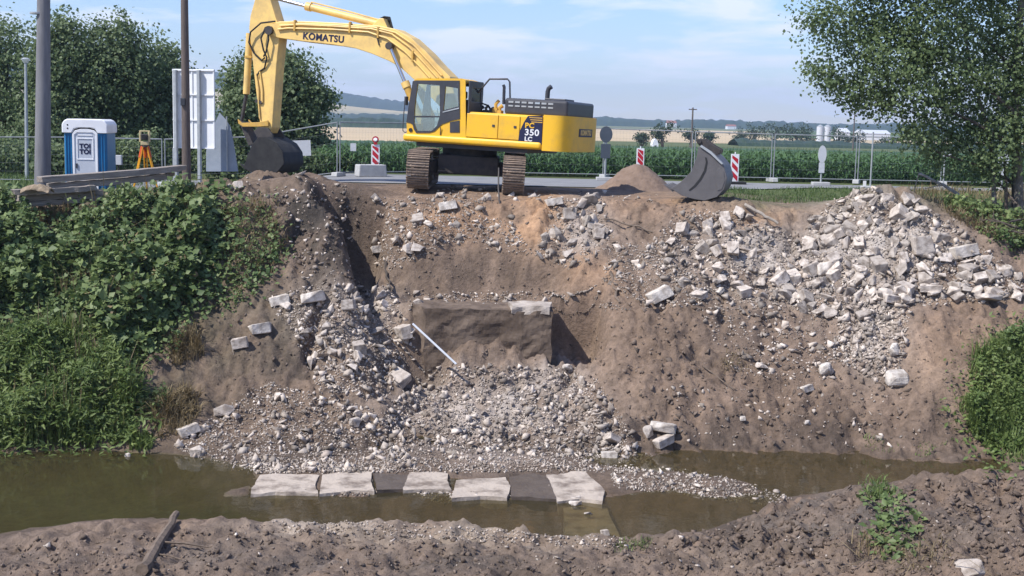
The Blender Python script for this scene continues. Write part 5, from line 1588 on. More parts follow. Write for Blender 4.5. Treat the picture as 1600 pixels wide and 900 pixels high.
gs_ = empty('grey_sheet', (gp_.x, gp_.y, gz), R(-10), 'pale grey pointed sheet leaning on a post behind the digging bucket', 'sheet')
pl_ = plane_pts([(322, 268), (322, 236), (330, 205), (343, 176), (352, 186), (360, 198), (366, 230), (372, 268)], 42.5, Vector((gp_.x, gp_.y, gz)), R(-10))
MB().prism(pl_, 0.0, 0.025)  .build('sheet', mat('blue_grey_sheet', (0.30, 0.34, 0.40), (0.25, 0.29, 0.35)), gs_, bevel=0.005)
pq = plane_pts([(356, 268), (355, 182)], 42.5, Vector((gp_.x, gp_.y, gz)), R(-10))
MB().tube([(pq[0][0], -0.05, pq[0][1]), (pq[1][0], -0.05, pq[1][1])], 0.025, 8).build('post', M['galv'], gs_)

# ------------------------------------------------------------------ mobile fence
fence_px = [(-40, 42.5), (105, 42.8), (256, 43.0), (395, 43.2), (529, 43.4), (668, 45.3), (806, 45.8), (944, 46.0), (1082, 46.0), (1206, 46.0), (1338, 46.0), (1472, 46.0), (1610, 46.0)]
fpts = []
for px, D in fence_px:
    q = P(float(px), 280.0, D)
    fpts.append(Vector((q[0], q[1], float(g_far(q[0], q[1])))))
FH = [1.55, 1.6, 1.6, 1.7, 1.85, 1.85, 1.85, 1.8, 1.75, 1.72, 1.7, 1.7, 1.7]
near_names = ['beside the street lamp', 'behind the portable toilet', 'behind the white panel', 'carrying the white notice', 'carrying the small notice', 'behind the left track', 'behind the counterweight', 'behind the reddish soil heap', 'behind the spare bucket', 'right of the striped board', 'behind the rubble heap', 'behind the leaning bleached trunk']
fl = []
for i in range(len(fpts) - 1):
    A, B = fpts[i], fpts[i + 1]
    fe = empty('mesh_fence', A, 0, 'galvanised mesh fence panel ' + near_names[i], 'fence panel', 'mobile fence panels along the road')
    d = B - A
    h0_, h1_ = FH[i], FH[i + 1]
    g = d.normalized() * 0.05
    t0, t1 = g, d - g
    for c, hh_ in ((t0, h0_), (t1, h1_)):
        MB().tube([c + Vector((0, 0, 0.08)), c + Vector((0, 0, hh_))], 0.019, 8).build('post', M['fence_galv'], fe, smooth=True)
    MB().tube([t0 + Vector((0, 0, h0_ - 0.02)), t1 + Vector((0, 0, h1_ - 0.02))], 0.020, 6).build('rail', M['fence_galv'], fe)
    MB().tube([t0 + Vector((0, 0, 0.15)), t1 + Vector((0, 0, 0.15))], 0.016, 6).build('rail', M['fence_galv'], fe)
    wm = MB()
    nw = int(d.length / 0.12)
    for k in range(1, nw):
        c = t0.lerp(t1, k / nw)
        wm.tube([c + Vector((0, 0, 0.15)), c + Vector((0, 0, h0_ + (h1_ - h0_) * k / nw - 0.02))], 0.0014, 3, caps=False)
    for k in range(1, 5):
        wm.tube([t0 + Vector((0, 0, 0.15 + (h0_ - 0.17) * k / 5)), t1 + Vector((0, 0, 0.15 + (h1_ - 0.17) * k / 5))], 0.0014, 3, caps=False)
    wo = wm.build('wire_mesh', M['fence_galv'], fe); wo['kind'] = 'stuff'
    fl.append(fe)
for i, p in enumerate(fpts[1:-1]):
    nm = ['left of the portable toilet', 'left of the white panel', 'under the digging arm', 'left of the concrete road block', 'behind the left track', 'behind the right track', 'beside the round sign back', 'behind the spare bucket', 'right of the striped board', 'behind the rubble heap', 'under the poplar'][i]
    ft = MB().prism([(-0.34, 0.0), (0.34, 0.0), (0.30, 0.14), (-0.30, 0.14)], -0.11, 0.11, [])
    o = ft.build('concrete_weight', M['conc_block'], None, bevel=0.02)
    o.location = p + Vector((0, -0.02, 0.015)); o.rotation_euler.z = R(70 + 15 * (i % 3))
    tag(o, 'concrete weight holding the fence posts ' + nm, 'concrete weight', 'concrete weights of the fence')


def notice(px, py, wpx, hpx, D, label, tilt=0.0):
    c = Vector(P(float(px), float(py), D)); k = D / F_PX
    o = empty('notice_board', c, R(3), label, 'notice')
    b_ = MB().box(-wpx * k / 2, wpx * k / 2, -0.01, 0.006, -hpx * k / 2, hpx * k / 2).build('board', M['sign_pale'], o, bevel=0.003)
    for sx in (-1, 1):
        MB().tube([(sx * wpx * k * 0.42, 0, hpx * k * 0.44), (sx * wpx * k * 0.42, 0.06, hpx * k * 0.44)], 0.008, 6).build('tie', M['steel_dark'], o)
    o.rotation_euler.y = tilt
    return o


notice(471, 231.5, 29, 24, 43.2, 'large blank pale notice tied to the fence right of the digging bucket', R(-3))
notice(552, 230, 9, 12, 43.5, 'small pale notice tied to the fence left of the striped beacon')


# ------------------------------------------------------------------ striped warning boards
def beacon(px, py_top, py_bot, D, label, lamp=False, wpx=14, foot=True):
    c = Vector(P(float(px), float(py_bot), D)); k = D / F_PX
    zg = float(g_far(c.x, c.y)) + 0.016
    H = (py_bot - py_top) * k; W = wpx * k
    e = empty('warning_board', (c.x, c.y, zg), R(4), label, 'warning board', 'red and white warning boards')
    z0 = c.z - zg
    MB().box(-W / 2, W / 2, -0.012, 0.012, z0, z0 + H).build('board', M['white_plastic'], e, bevel=0.006)
    iw, ih = W * 0.36, H * 0.44
    n = 3
    for s in range(n):                          # slanting stripes clipped to the board face
        zc = z0 + H * (0.16 + 0.30 * s)
        poly = [(-iw, zc + 0.02), (iw, zc - 0.22), (iw, zc - 0.05 + 0.02), (-iw, zc + 0.20)]
        poly = [(x, min(max(z, z0 + H * 0.04), z0 + H * 0.96)) for x, z in [(-iw, zc + 0.10), (iw, zc - 0.10), (iw, zc + 0.07), (-iw, zc + 0.27)]]
        MB().prism(poly, -0.017, -0.011).build('red_stripe', M['red'], e)
    MB().tube([(0, 0.0, z0 + H - 0.02), (0, 0.0, z0 + H + 0.07)], 0.02, 8).build('pin', M['white_plastic'], e)
    MB().box(-0.03, 0.03, 0.012, 0.05, 0.05, z0 + H * 0.9).build('post', M['galv'], e)
    if foot:
        MB().box(-0.38, 0.38, -0.2, 0.2, 0.0, 0.09).build('foot', M['rubber_and_shade'], e, bevel=0.02)
    if lamp:
        l = MB().tube([(0, -0.04, z0 + H + 0.17), (0, 0.04, z0 + H + 0.17)], 0.115, 20).build('lamp_housing', M['red'], e, smooth=True)
        MB().tube([(0, -0.07, z0 + H + 0.18), (0, -0.04, z0 + H + 0.17)], [0.055, 0.075], 16).build('lamp_lens', M['white_plastic'], l, smooth=True)
        MB().box(-0.06, 0.06, -0.05, 0.05, z0 + H, z0 + H + 0.08).build('battery', M['red'], l)
    return e


beacon(586.5, 226, 263, 45.0, 'red and white striped board topped by a warning lamp behind the concrete block', True, 13)
beacon(1000, 232, 262, 44.6, 'red and white striped board behind the reddish soil heap', False, 12)
beacon(1147, 241, 286, 43.4, 'red and white striped board at the grass right of the spare bucket', False, 13)
# concrete road block
c = Vector(P(578.0, 280.0, 43.3)); zg = float(g_far(c.x, c.y)) + 0.014
cbk = empty('concrete_block', (c.x, c.y + 0.2, zg), R(24), 'low concrete road block at the foot of the lamp topped striped board', 'block')
MB().prism([(-0.5, 0.0), (0.5, 0.0), (0.47, 0.40), (-0.47, 0.40)], -0.27, 0.27).build('block', M['conc_block'], cbk, bevel=0.03)
for sx in (-0.25, 0.25):
    MB().tube([(sx - 0.06, 0, 0.39), (sx - 0.05, 0, 0.46), (sx + 0.05, 0, 0.46), (sx + 0.06, 0, 0.39)], 0.012, 6).build('lifting_loop', M['steel_dark'], cbk)


# ------------------------------------------------------------------ road signs
def sign_post(px, py_top, py_bot, D, parts, label, name='road_sign', rz=0.0, m_post='galv', r=0.03):
    c = Vector(P(float(px), float(py_bot), D)); k = D / F_PX
    zg = float(g_far(c.x, c.y))
    e = empty(name, (c.x, c.y, zg), rz, label, 'road sign' if name == 'road_sign' else 'post')
    zt_ = P(float(px), float(py_top), D)[2] - zg
    MB().cyl((0, 0, 0), (0, 0, zt_), r, 10).build('post', M[m_post], e, smooth=True)
    for kind, pyc, w_px, h_px, mm in parts:
        zc = P(float(px), float(pyc), D)[2] - zg
        if kind == 'disc':
            pts = [(math.cos(2 * math.pi * q / 28) * w_px * k / 2, zc + math.sin(2 * math.pi * q / 28) * h_px * k / 2) for q in range(28)]
            MB().prism(pts, -0.045, -0.03).build('disc', M[mm], e)
            MB().box(-w_px * k * 0.3, w_px * k * 0.3, -0.03, 0.0, zc - 0.02, zc + 0.02).build('bracket', M['galv'], e)
        else:
            MB().box(-w_px * k / 2, w_px * k / 2, -0.045, -0.03, zc - h_px * k / 2, zc + h_px * k / 2).build('plate', M[mm], e, bevel=0.004)
    MB().box(-0.3, 0.3, -0.16, 0.16, 0.0, 0.12).build('foot', M['conc_block'], e, bevel=0.02)
    return e


sign_post(945, 200, 276, 44.3, [('disc', 210, 20, 25, 'sign_back'), ('plate', 236, 15, 22, 'sign_back')], 'dark round sign back over a square plate right of the counterweight')
sign_post(1282, 227, 290, 44.0, [('disc', 241, 13, 27, 'sign_pale'), ('plate', 262, 9, 16, 'sign_pale')], 'pale oval looking round sign with small plate left of the rubble heap')
sign_post(1473, 240, 299, 42.5, [('plate', 243, 18, 5, 'sign_pale')], 'thin post with a narrow pale plate on top behind the leaning trunk', m_post='galv', r=0.025)
sign_post(1564, 234, 300, 42.5, [('disc', 249, 17, 24, 'sign_pale'), ('plate', 268, 10, 14, 'sign_pale')], 'pale round sign half hidden behind the poplar stems')
sign_post(1359.5, 206, 296, 42.0, [], 'thin plain galvanised post rising behind the rubble heap', 'steel_post', r=0.028)
sign_post(1350, 283, 296, 38.0, [('plate', 287, 5, 9, 'white_plastic')], 'short white marker post behind the rubble heap peak', 'marker_post', r=0.02)

# ------------------------------------------------------------------ foliage
def unit(v):
    return v / (np.linalg.norm(v, axis=-1, keepdims=True) + 1e-9)


def leaf_arrays(pos, size, out_dir=None, up=0.5, wid=0.42, droop=0.0, bias=0.6):
    """folded kite leaves; returns V, F"""
    n = len(pos)
    nr = rng.normal(0, 1, (n, 3))
    if out_dir is not None: nr = nr + out_dir * bias * 2
    nr[:, 2] += up * 1.5
    nr = unit(nr)
    a = unit(np.cross(nr, rng.normal(0, 1, (n, 3))))
    a[:, 2] -= droop; a = unit(a)
    s = unit(np.cross(a, nr))
    L_ = size[:, None]
    f = nr * (L_ * 0.10)
    V = np.stack([pos, pos + a * L_ * 0.45 + s * L_ * wid + f, pos + a * L_, pos + a * L_ * 0.45 - s * L_ * wid + f], 1)
    b = (np.arange(n) * 4)[:, None]
    F_ = np.concatenate([b + np.array([[0, 1, 2]]), b + np.array([[0, 2, 3]])], 1).reshape(-1, 3)
    return V.reshape(-1, 3), F_


def blade_arrays(pos, h, w_, lean=0.35, bend=0.5):
    n = len(pos)
    az_ = rng.uniform(0, 2 * np.pi, n)
    ld = np.stack([np.cos(az_), np.sin(az_), np.zeros(n)], -1)
    le = np.abs(rng.normal(0, lean, n))[:, None]
    s = np.stack([-np.sin(az_ + rng.normal(0, .6, n)), np.cos(az_), np.zeros(n)], -1) * w_[:, None]
    H_ = h[:, None]
    up_ = np.array([0, 0, 1.0])
    m1 = pos + (up_ * 0.55 + ld * le * 0.4) * H_
    tp = pos + (up_ * (0.95 - bend * le * 0.6) + ld * le * (0.9 + bend)) * H_
    V = np.stack([pos - s, pos + s, m1 - s * 0.8, m1 + s * 0.8, tp], 1)
    b = (np.arange(n) * 5)[:, None]
    F_ = np.concatenate([b + np.array([[0, 1, 3]]), b + np.array([[0, 3, 2]]), b + np.array([[2, 3, 4]])], 1).reshape(-1, 3)
    return V.reshape(-1, 3), F_


def crown_points(blobs, n, clump=0.22, per=40, inner=0.45, gap=0.0):
    """blobs: (centre, radii); leaves gathered in clumps on and in the blobs"""
    vol = np.array([b[1][0] * b[1][1] * b[1][2] for b in blobs]) ** 0.75
    k = max(3, int(n / per))
    bi = rng.choice(len(blobs), k, p=vol / vol.sum())
    C = np.array([b[0] for b in blobs]); Rr = np.array([b[1] for b in blobs])
    d = unit(rng.normal(0, 1, (k, 3)))
    r = inner + (1 - inner) * rng.random(k) ** 0.5
    r *= 1 + 0.18 * rng.normal(0, 1, k)
    cc = C[bi] + d * Rr[bi] * r[:, None]
    cs = clump * rng.uniform(0.6, 1.5, k)
    li = np.repeat(np.arange(k), per)
    p = cc[li] + rng.normal(0, 1, (k * per, 3)) * (cs[li] * np.array([1, 1, 0.75])[:, None]).T
    od = unit(p - C[bi][li])
    shade = rng.random(k)[li]
    return p, od, shade, cc


def tree(name, px, D, zbase, blobs_px, n, leaf, m, label, cat='tree', group=None, clump=0.25, trunk=0.12, bark='bark', limbs=True, depth=0.9, per=40, wid=0.42, stems=None):
    k = D / F_PX
    blobs = []
    for bx, by, rx_, ry_ in blobs_px:
        dd = D + random.uniform(-0.5, 0.5) * rx_ * k
        c = P(float(bx), float(by), dd)
        blobs.append((c, np.array([rx_ * k, rx_ * k * depth, ry_ * k])))
    b0 = P(float(px), 200.0, D)
    base = np.array([b0[0], b0[1], zbase])
    e = empty(name, tuple(base), 0, label, cat, group)
    p, od, sh_, cc = crown_points(blobs, n, clump, per)
    keep = p[:, 2] > zbase + 0.02
    p, od, sh_ = p[keep], od[keep], sh_[keep]
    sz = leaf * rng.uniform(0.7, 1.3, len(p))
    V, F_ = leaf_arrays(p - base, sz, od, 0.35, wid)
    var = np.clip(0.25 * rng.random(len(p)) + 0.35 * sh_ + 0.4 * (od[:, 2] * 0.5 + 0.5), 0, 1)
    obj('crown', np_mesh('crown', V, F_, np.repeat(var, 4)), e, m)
    top = max(blobs, key=lambda b: b[0][2])
    t0 = Vector((0, 0, -0.2))
    cen = np.mean([b[0] for b in blobs], 0) - base
    if trunk:
        mb = MB()
        t1 = Vector((cen[0] * 0.4, cen[1] * 0.4, cen[2] * 0.75)); t2 = Vector(top[0] - base)
        mb.tube([t0, t0.lerp(t1, 0.5) + Vector((0.04, 0.03, 0)), t1, t1.lerp(t2, 0.5) + Vector((random.gauss(0, .1), 0, 0)), t2], [trunk * 1.2, trunk, trunk * 0.8, trunk * 0.5, trunk * 0.15], 9)
        tr_ = mb.build('trunk', M[bark], e, smooth=True)
        if limbs:
            for b in blobs:
                if b is top: continue
                q = Vector(b[0] - base)
                s = t0.lerp(t1, random.uniform(0.55, 0.95))
                mid = s.lerp(q, 0.5) + Vector((random.gauss(0, .08), random.gauss(0, .08), random.uniform(0, .2)))
                MB().tube([s, mid, q], [trunk * 0.5, trunk * 0.32, trunk * 0.1], 6).build('limb', M[bark], tr_, smooth=True)
    return e


gl_ = lambda px, D: float(g_far(P(float(px), 200., D)[0], D))
GT = 'trees of the grove behind the portable toilet'
tree('broadleaf_tree', 8, 58, gl_(8, 58), [(-40, 90, 60, 70), (10, 70, 38, 45), (30, 130, 45, 55), (-10, 170, 60, 55), (25, 215, 50, 45), (-30, 230, 60, 50)], 20800, 0.145, M['leaf_dark'], 'dark broadleaf tree behind the thin street lamp', group=GT, clump=0.32, trunk=0.2)
tree('broadleaf_tree', 100, 56, gl_(100, 56), [(88, 48, 22, 30), (105, 80, 40, 45), (78, 110, 36, 50), (115, 140, 50, 50), (90, 190, 52, 50), (120, 235, 55, 35)], 22400, 0.145, M['leaf_dark'], 'tall broadleaf tree right behind the concrete pole', group=GT, clump=0.3, trunk=0.2)
tree('broadleaf_tree', 185, 57, gl_(185, 57), [(160, 80, 38, 45), (198, 60, 34, 32), (182, 120, 50, 50), (222, 110, 34, 40), (165, 170, 50, 50), (205, 185, 55, 55), (190, 232, 60, 38)], 25600, 0.145, M['leaf_dark'], 'wide broadleaf tree above the portable toilet and tripod', group=GT, clump=0.3, trunk=0.22)
tree('broadleaf_tree', 262, 59, gl_(262, 59), [(248, 100, 24, 34), (270, 92, 16, 26), (262, 140, 36, 40), (245, 185, 42, 45), (285, 170, 30, 50), (262, 225, 48, 40), (310, 215, 30, 40)], 20800, 0.145, M['leaf_dark'], 'broadleaf tree half hidden by the white panel', group=GT, clump=0.28, trunk=0.18)
tree('broadleaf_tree', 432, 52, gl_(432, 52), [(420, 108, 42, 32), (385, 128, 34, 32), (462, 128, 34, 38), (425, 155, 58, 40), (385, 180, 42, 40), (470, 175, 40, 38), (500, 155, 20, 20), (430, 215, 62, 42), (360, 215, 26, 34), (480, 225, 36, 30)], 32000, 0.145, M['leaf_dark'], 'round dark tree standing behind the digging arm', group=None, clump=0.26, trunk=0.2)
for px, py, rx_, ry_, D, lab in [(20, 240, 55, 34, 49, 'low dark shrub at the foot of the street lamp'), (95, 250, 40, 26, 47, 'low shrub between concrete pole and portable toilet'), (215, 240, 45, 32, 50, 'dark shrub behind the survey tripod'),
                                 (455, 252, 46, 22, 48, 'low grey green shrub behind the large blank notice'), (345, 245, 40, 28, 51, 'leafy shrub behind the pale grey sheet'), (545, 262, 30, 12, 49, 'small dark shrub at the edge of the maize')]:
    tree('shrub', px, D, gl_(px, D), [(px, py, rx_, ry_), (px - rx_ * 0.5, py + 6, rx_ * 0.5, ry_ * 0.7), (px + rx_ * 0.5, py + 8, rx_ * 0.5, ry_ * 0.7)], 3800, 0.13, M['leaf_dark'], lab, 'shrub', 'shrubs along the fence', 0.2, 0.05)

# poplar on the right bank
POP = [(1285, 30, 36, 36), (1275, 95, 26, 24), (1300, 120, 34, 24), (1335, 55, 48, 48), (1335, 140, 40, 30), (1380, 20, 50, 48), (1395, 95, 52, 46), (1375, 165, 34, 24), (1430, 150, 54, 44), (1440, 215, 44, 26), (1455, 45, 56, 56),
       (1490, 115, 58, 54), (1500, 195, 56, 40), (1480, 248, 38, 18), (1550, 40, 60, 60), (1560, 130, 58, 56), (1565, 215, 48, 42), (1540, 265, 34, 18), (1630, 80, 60, 80), (1650, 180, 60, 60), (1450, -50, 90, 50), (1560, -60, 80, 60), (1350, -40, 60, 40)]
pz = float(tz(*P(1590., 360., 33.6)[:2]))
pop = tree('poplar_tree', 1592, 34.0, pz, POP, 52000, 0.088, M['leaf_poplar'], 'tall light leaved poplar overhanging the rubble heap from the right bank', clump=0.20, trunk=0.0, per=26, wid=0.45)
base = Vector(pop.location)
st = MB()
for pts, r0, r1 in (([(1590, 372), (1592, 300), (1588, 200), (1590, 100), (1596, 0), (1600, -90)], 0.14, 0.07), ([(1556, 345), (1553, 300), (1552, 250), (1540, 190), (1520, 120), (1505, 40)], 0.07, 0.03)):
    q = [Vector(P(float(a), float(b), 34.0)) - base for a, b in pts]
    st.tube(q, [r0 + (r1 - r0) * i / (len(q) - 1) for i in range(len(q))], 9)
tro = st.build('trunk', M['bark_pale'], pop, smooth=True)
for pts in ([(1590, 230), (1520, 190), (1430, 150), (1350, 130), (1290, 115)], [(1590, 180), (1500, 100), (1400, 50), (1300, 20)], [(1590, 290), (1540, 262), (1470, 240), (1430, 215)], [(1592, 120), (1540, 60), (1460, 0), (1400, -40)], [(1590, 260), (1620, 200), (1660, 150)],
            [(1588, 320), (1565, 290), (1530, 262)], [(1552, 270), (1500, 220), (1440, 180), (1380, 160)]):
    q = [Vector(P(float(a), float(b), 34.0 + random.uniform(-0.5, 0.5))) - base for a, b in pts]
    MB().tube(q, [0.05 * (1 - 0.85 * i / (len(q) - 1)) for i in range(len(q))], 6).build('limb', M['bark'], tro, smooth=True)
for i, (x0, x1, y0, y1) in enumerate([(1600, 1608, 380, 200), (1572, 1566, 355, 215), (1582, 1578, 360, 150)]):
    a = Vector(P(float(x0), float(y0), 33.4 + 0.4 * i)); a.z = float(tz(a.x, a.y)) - 0.05; b = Vector(P(float(x1), float(y1), 33.6 + 0.4 * i))
    o = empty('sapling', a, 0, ['thin dark stem at the outer side of the poplar trunk', 'leaning thin stem between poplar trunk and bleached trunk', 'slim straight stem close in front of the poplar trunk'][i], 'sapling')
    MB().tube([Vector((0, 0, 0)), (b - a) * 0.5 + Vector((0.04, 0, 0)), b - a], [0.05, 0.04, 0.02], 7).build('trunk', M['bark'], o, smooth=True)
    p = np.array(b - a) + rng.normal(0, 0.3, (500, 3)); V, F_ = leaf_arrays(p, rng.uniform(0.05, 0.1, 500))
    obj('crown', np_mesh('crown', V, F_, np.repeat(rng.random(500), 4)), o, M['leaf_poplar'])


# --- ground plants
def bank_points(poly, n):
    q = sample_poly(poly, n); p, ok = hit(q[:, 0], q[:, 1])
    return p[ok], q[ok]


def thicket(name, poly, n, H_, leaf, m, label, seed, wid=0.42, cat='weeds', up=0.5, freq=2.3):
    q = sample_poly(poly, n)
    c0_ = np.array(poly, float).mean(0); strag = rng.random(n) < 0.14
    q = c0_ + (q - c0_) * np.where(strag, rng.uniform(1.0, 1.35, n), 1.0)[:, None]
    p, ok_ = hit(q[:, 0], q[:, 1]); p, q, strag = p[ok_], q[ok_], strag[ok_]
    pu = 0.15 + 1.15 * np.clip(vnoise(p[:, 0] * freq, p[:, 1] * freq * 0.8 + p[:, 2], seed) * 0.75 + 0.4 * vnoise(p[:, 0] * freq * 2.7, p[:, 2] * freq * 2.7, seed + 3) - 0.15, 0, 1)
    # thinner towards the border of the patch
    pp = np.array(poly, float); cen = pp.mean(0)
    jag = 1 + 0.30 * (vnoise(q[:, 0] * 0.045, q[:, 1] * 0.045, seed + 21) - 0.25) + 0.12 * rng.random(len(q))
    kq = in_poly(cen[0] + (q[:, 0] - cen[0]) * jag, cen[1] + (q[:, 1] - cen[1]) * jag, poly) | strag
    p, q, pu = p[kq], q[kq], pu[kq]
    inside = in_poly(cen[0] + (q[:, 0] - cen[0]) * 1.22, cen[1] + (q[:, 1] - cen[1]) * 1.22, poly)
    hgt = H_ * pu * np.where(inside, 1.0, 0.45) * rng.random(len(p)) ** 0.45
    pos = p + hgt[:, None] * np.array([0, -0.42, 0.85]) + rng.normal(0, 0.04, p.shape)
    sz = leaf * rng.uniform(0.45, 1.6, len(p)) * (0.7 + 0.6 * vnoise(p[:, 0] * 1.1, p[:, 2] * 1.1, seed + 40))
    od = np.tile(np.array([[0, -0.5, 0.7]]), (len(p), 1))
    V, F_ = leaf_arrays(pos, sz, od, up, wid, bias=0.5)
    var = np.clip(0.55 * rng.random(len(p)) ** 1.3 + 0.45 * vnoise(p[:, 0] * 2.3 + 5, p[:, 2] * 2.3, seed + 9), 0, 1)
    return tag(obj(name, np_mesh(name, V, F_, np.repeat(var, 4)), None, m), label, cat, kind='stuff')


def blades(name, poly, n, h, w_, m, label, cat='grass', lean=0.35, pts=None, clumpy=0.0, bend=0.5):
    p = bank_points(poly, n)[0] if pts is None else pts
    if pts is None:
        pp = np.array(poly, float); cen = pp.mean(0); qx, qy = proj(p)
        jag = 1 + 0.35 * (vnoise(qx * 0.05, qy * 0.05, 31) - 0.3) + 0.2 * rng.random(len(p))
        p = p[in_poly(cen[0] + (qx - cen[0]) * jag, cen[1] + (qy - cen[1]) * jag, poly)]
    if clumpy:
        c = vnoise(p[:, 0] * 2.5, p[:, 1] * 2.5 + p[:, 2], 71)
        p = p[c > clumpy]
    hh_ = h * rng.uniform(0.45, 1.2, len(p)) * (0.25 + 1.1 * vnoise(p[:, 0] * 1.7, p[:, 1] * 1.7, 13))
    V, F_ = blade_arrays(p - np.array([0, 0, 0.02]), hh_, w_ * rng.uniform(0.6, 1.3, len(p)), lean, bend)
    return tag(obj(name, np_mesh(name, V, F_, np.repeat(rng.random(len(p)), 5)), None, m), label, cat, kind='stuff')


V3 = [(-40, 520), (60, 500), (130, 510), (200, 560), (235, 630), (215, 690), (170, 706), (-40, 712)]
V1 = [(95, 352), (150, 330), (190, 306), (240, 298), (330, 296), (348, 340), (340, 400), (310, 470), (255, 535), (170, 560), (90, 520), (70, 430)]
thicket('vine_thicket', V1, 26000, 0.85, 0.125, M['leaf_vine'], 'dense dark broadleaf weeds covering the bank below the timber', 3)
thicket('shrubby_weeds', [(-40, 310), (40, 320), (90, 400), (100, 470), (60, 500), (-40, 510)], 9000, 0.9, 0.12, M['leaf_vine'], 'dark leafy weeds at the outer left of the bank', 5)
thicket('bank_weeds', [(60, 470), (200, 520), (300, 480), (250, 560), (120, 560), (40, 540)], 5000, 0.4, 0.10, M['leaf_vine'], 'lower leafy weeds between thicket and tall grass', 7)
thicket('withered_leaves', V1, 1500, 0.85, 0.10, M['leaf_dry'], 'withered brown leaves among the broadleaf weeds', 3)
blades('weed_stalks', V1, 900, 0.95, 0.010, M['leaf_dry'], 'dry stalks rising through the broadleaf weeds', lean=0.25)
blades('weed_stalks', V3, 700, 1.0, 0.010, M['leaf_dry'], 'pale stalks rising through the tall grass', lean=0.25)
thicket('sparse_weeds', [(340, 315), (430, 318), (455, 390), (430, 440), (370, 490), (310, 490), (320, 430)], 2600, 0.22, 0.085, M['leaf_vine'], 'sparse trampled weeds beside the dark cut face', 9)
thicket('bank_weeds', [(200, 620), (262, 610), (270, 640), (215, 660)], 700, 0.3, 0.08, M['leaf_vine'], 'small leafy patch at the edge of the tall grass', 10)
blades('tall_grass', V3, 9000, 0.70, 0.014, M['leaf_grass'], 'tall bright green grass leaning over the left pool', lean=0.45)
thicket('grass_herbs', V3, 17000, 0.75, 0.13, M['leaf_grass'], 'long leaved bright herbs among the tall grass', 12, wid=0.15, freq=1.5)
blades('dry_grass', [(225, 640), (300, 600), (320, 640), (290, 690), (240, 690)], 1500, 0.38, 0.010, M['leaf_dry'], 'dry straw coloured grass tuft beside the left pool', lean=0.6)
blades('dry_grass', [(250, 520), (310, 510), (330, 560), (270, 580)], 900, 0.35, 0.010, M['leaf_dry'], 'dry brown tuft under the broadleaf weeds', lean=0.6)
blades('dry_grass', [(40, 330), (110, 318), (110, 350), (60, 362)], 900, 0.3, 0.010, M['leaf_dry'], 'brown dry weeds below the beam ends', lean=0.7)
blades('dry_grass', [(330, 310), (440, 300), (460, 420), (350, 480)], 1300, 0.3, 0.009, M['leaf_dry'], 'straw among the sparse weeds by the cut face', lean=0.8)
blades('reed_tuft', [(195, 690), (240, 680), (240, 704), (200, 708)], 500, 0.42, 0.010, M['leaf_grass'], 'pale reed tuft at the water between grass and dry straw', lean=0.4)
V6 = [(1515, 560), (1540, 530), (1610, 505), (1640, 730), (1560, 728), (1520, 690), (1495, 640)]
blades('tall_grass', V6, 5000, 0.42, 0.010, M['leaf_grass'], 'green grass on the right bank above the mud', lean=0.5)
thicket('bank_weeds', [(1505, 585), (1530, 545), (1610, 500), (1780, 470), (1800, 715), (1650, 722), (1560, 728), (1520, 700), (1490, 650)], 19000, 0.50, 0.10, M['leaf_grass'], 'leafy green weeds on the right bank', 15, wid=0.24)
thicket('shrubby_weeds', [(1560, 530), (1640, 490), (1640, 600), (1570, 600)], 2200, 0.5, 0.09, M['leaf_vine'], 'dark leafy patch in the weeds of the right bank', 16)
blades('mud_grass', [(1340, 680), (1400, 690), (1480, 690), (1470, 720), (1350, 705)], 260, 0.22, 0.008, M['leaf_grass'], 'thin grass tufts on the wet mud', lean=0.6, clumpy=0.45)
thicket('near_weeds', [(1325, 765), (1400, 755), (1440, 800), (1440, 860), (1390, 890), (1330, 850), (1380, 810)], 620, 0.10, 0.10, M['leaf_vine'], 'trampled wilted weeds on the near mud bank', 18, wid=0.3)
blades('near_grass', [(1335, 748), (1385, 745), (1400, 775), (1360, 785)], 420, 0.20, 0.008, M['leaf_grass'], 'small green grass tuft on top of the near mud mound', lean=0.6)
blades('near_straw', [(1290, 850), (1480, 830), (1500, 890), (1350, 900)], 260, 0.3, 0.007, M['leaf_dry'], 'straw and dry stalks on the near mud bank', lean=1.2, bend=1.0)
blades('near_grass', [(960, 842), (1020, 840), (1020, 862), (960, 866)], 240, 0.12, 0.007, M['leaf_grass'], 'short grass at the near water edge', lean=0.6)
blades('dry_straw', [(1120, 555), (1170, 540), (1180, 580), (1130, 590)], 160, 0.3, 0.007, M['leaf_dry'], 'wisps of straw on the brown slope', lean=1.2, bend=1.0)
# verge grass on the crest and behind it
gx_ = rng.uniform(5.2, 22, 26000); gy_ = rng.uniform(33.6, 43.6, 26000)
zz = np.where(gy_ < 39, tz(gx_, gy_), g_far(gx_, gy_))
pv = np.stack([gx_, gy_, zz], -1)
vx, vy = proj(pv)
keep = (vy < 345) & ~((vx < 1480) & (vx > 1270) & (gy_ < 34.4)) & ~((vx < 1170) & (gy_ < 36.0)) & (gy_ < 39.6 + 0.55 * np.clip(gx_ - 4.5, 0, 5.5)) & ~((gx_ < 8.8) & (gy_ < 35.2))
pv = pv[keep]; vxk = vx[keep]
dryk = (vxk > 1400) & (rng.random(len(vxk)) < 0.6)
blades('verge_grass', None, 0, 0.16, 0.008, M['leaf_short'], 'short green verge grass between rubble and road', pts=pv[~dryk], lean=0.5)
blades('verge_straw', None, 0, 0.34, 0.008, M['leaf_dry'], 'dry yellowish grass behind the rubble heap', pts=pv[dryk], lean=0.5)
gx_ = rng.uniform(-24, -7.2, 16000); gy_ = rng.uniform(32.2, 52, 16000)
zz = np.where(gy_ < 39, tz(gx_, gy_), g_far(gx_, gy_))
pv = np.stack([gx_, gy_, zz], -1); vx, vy = proj(pv)
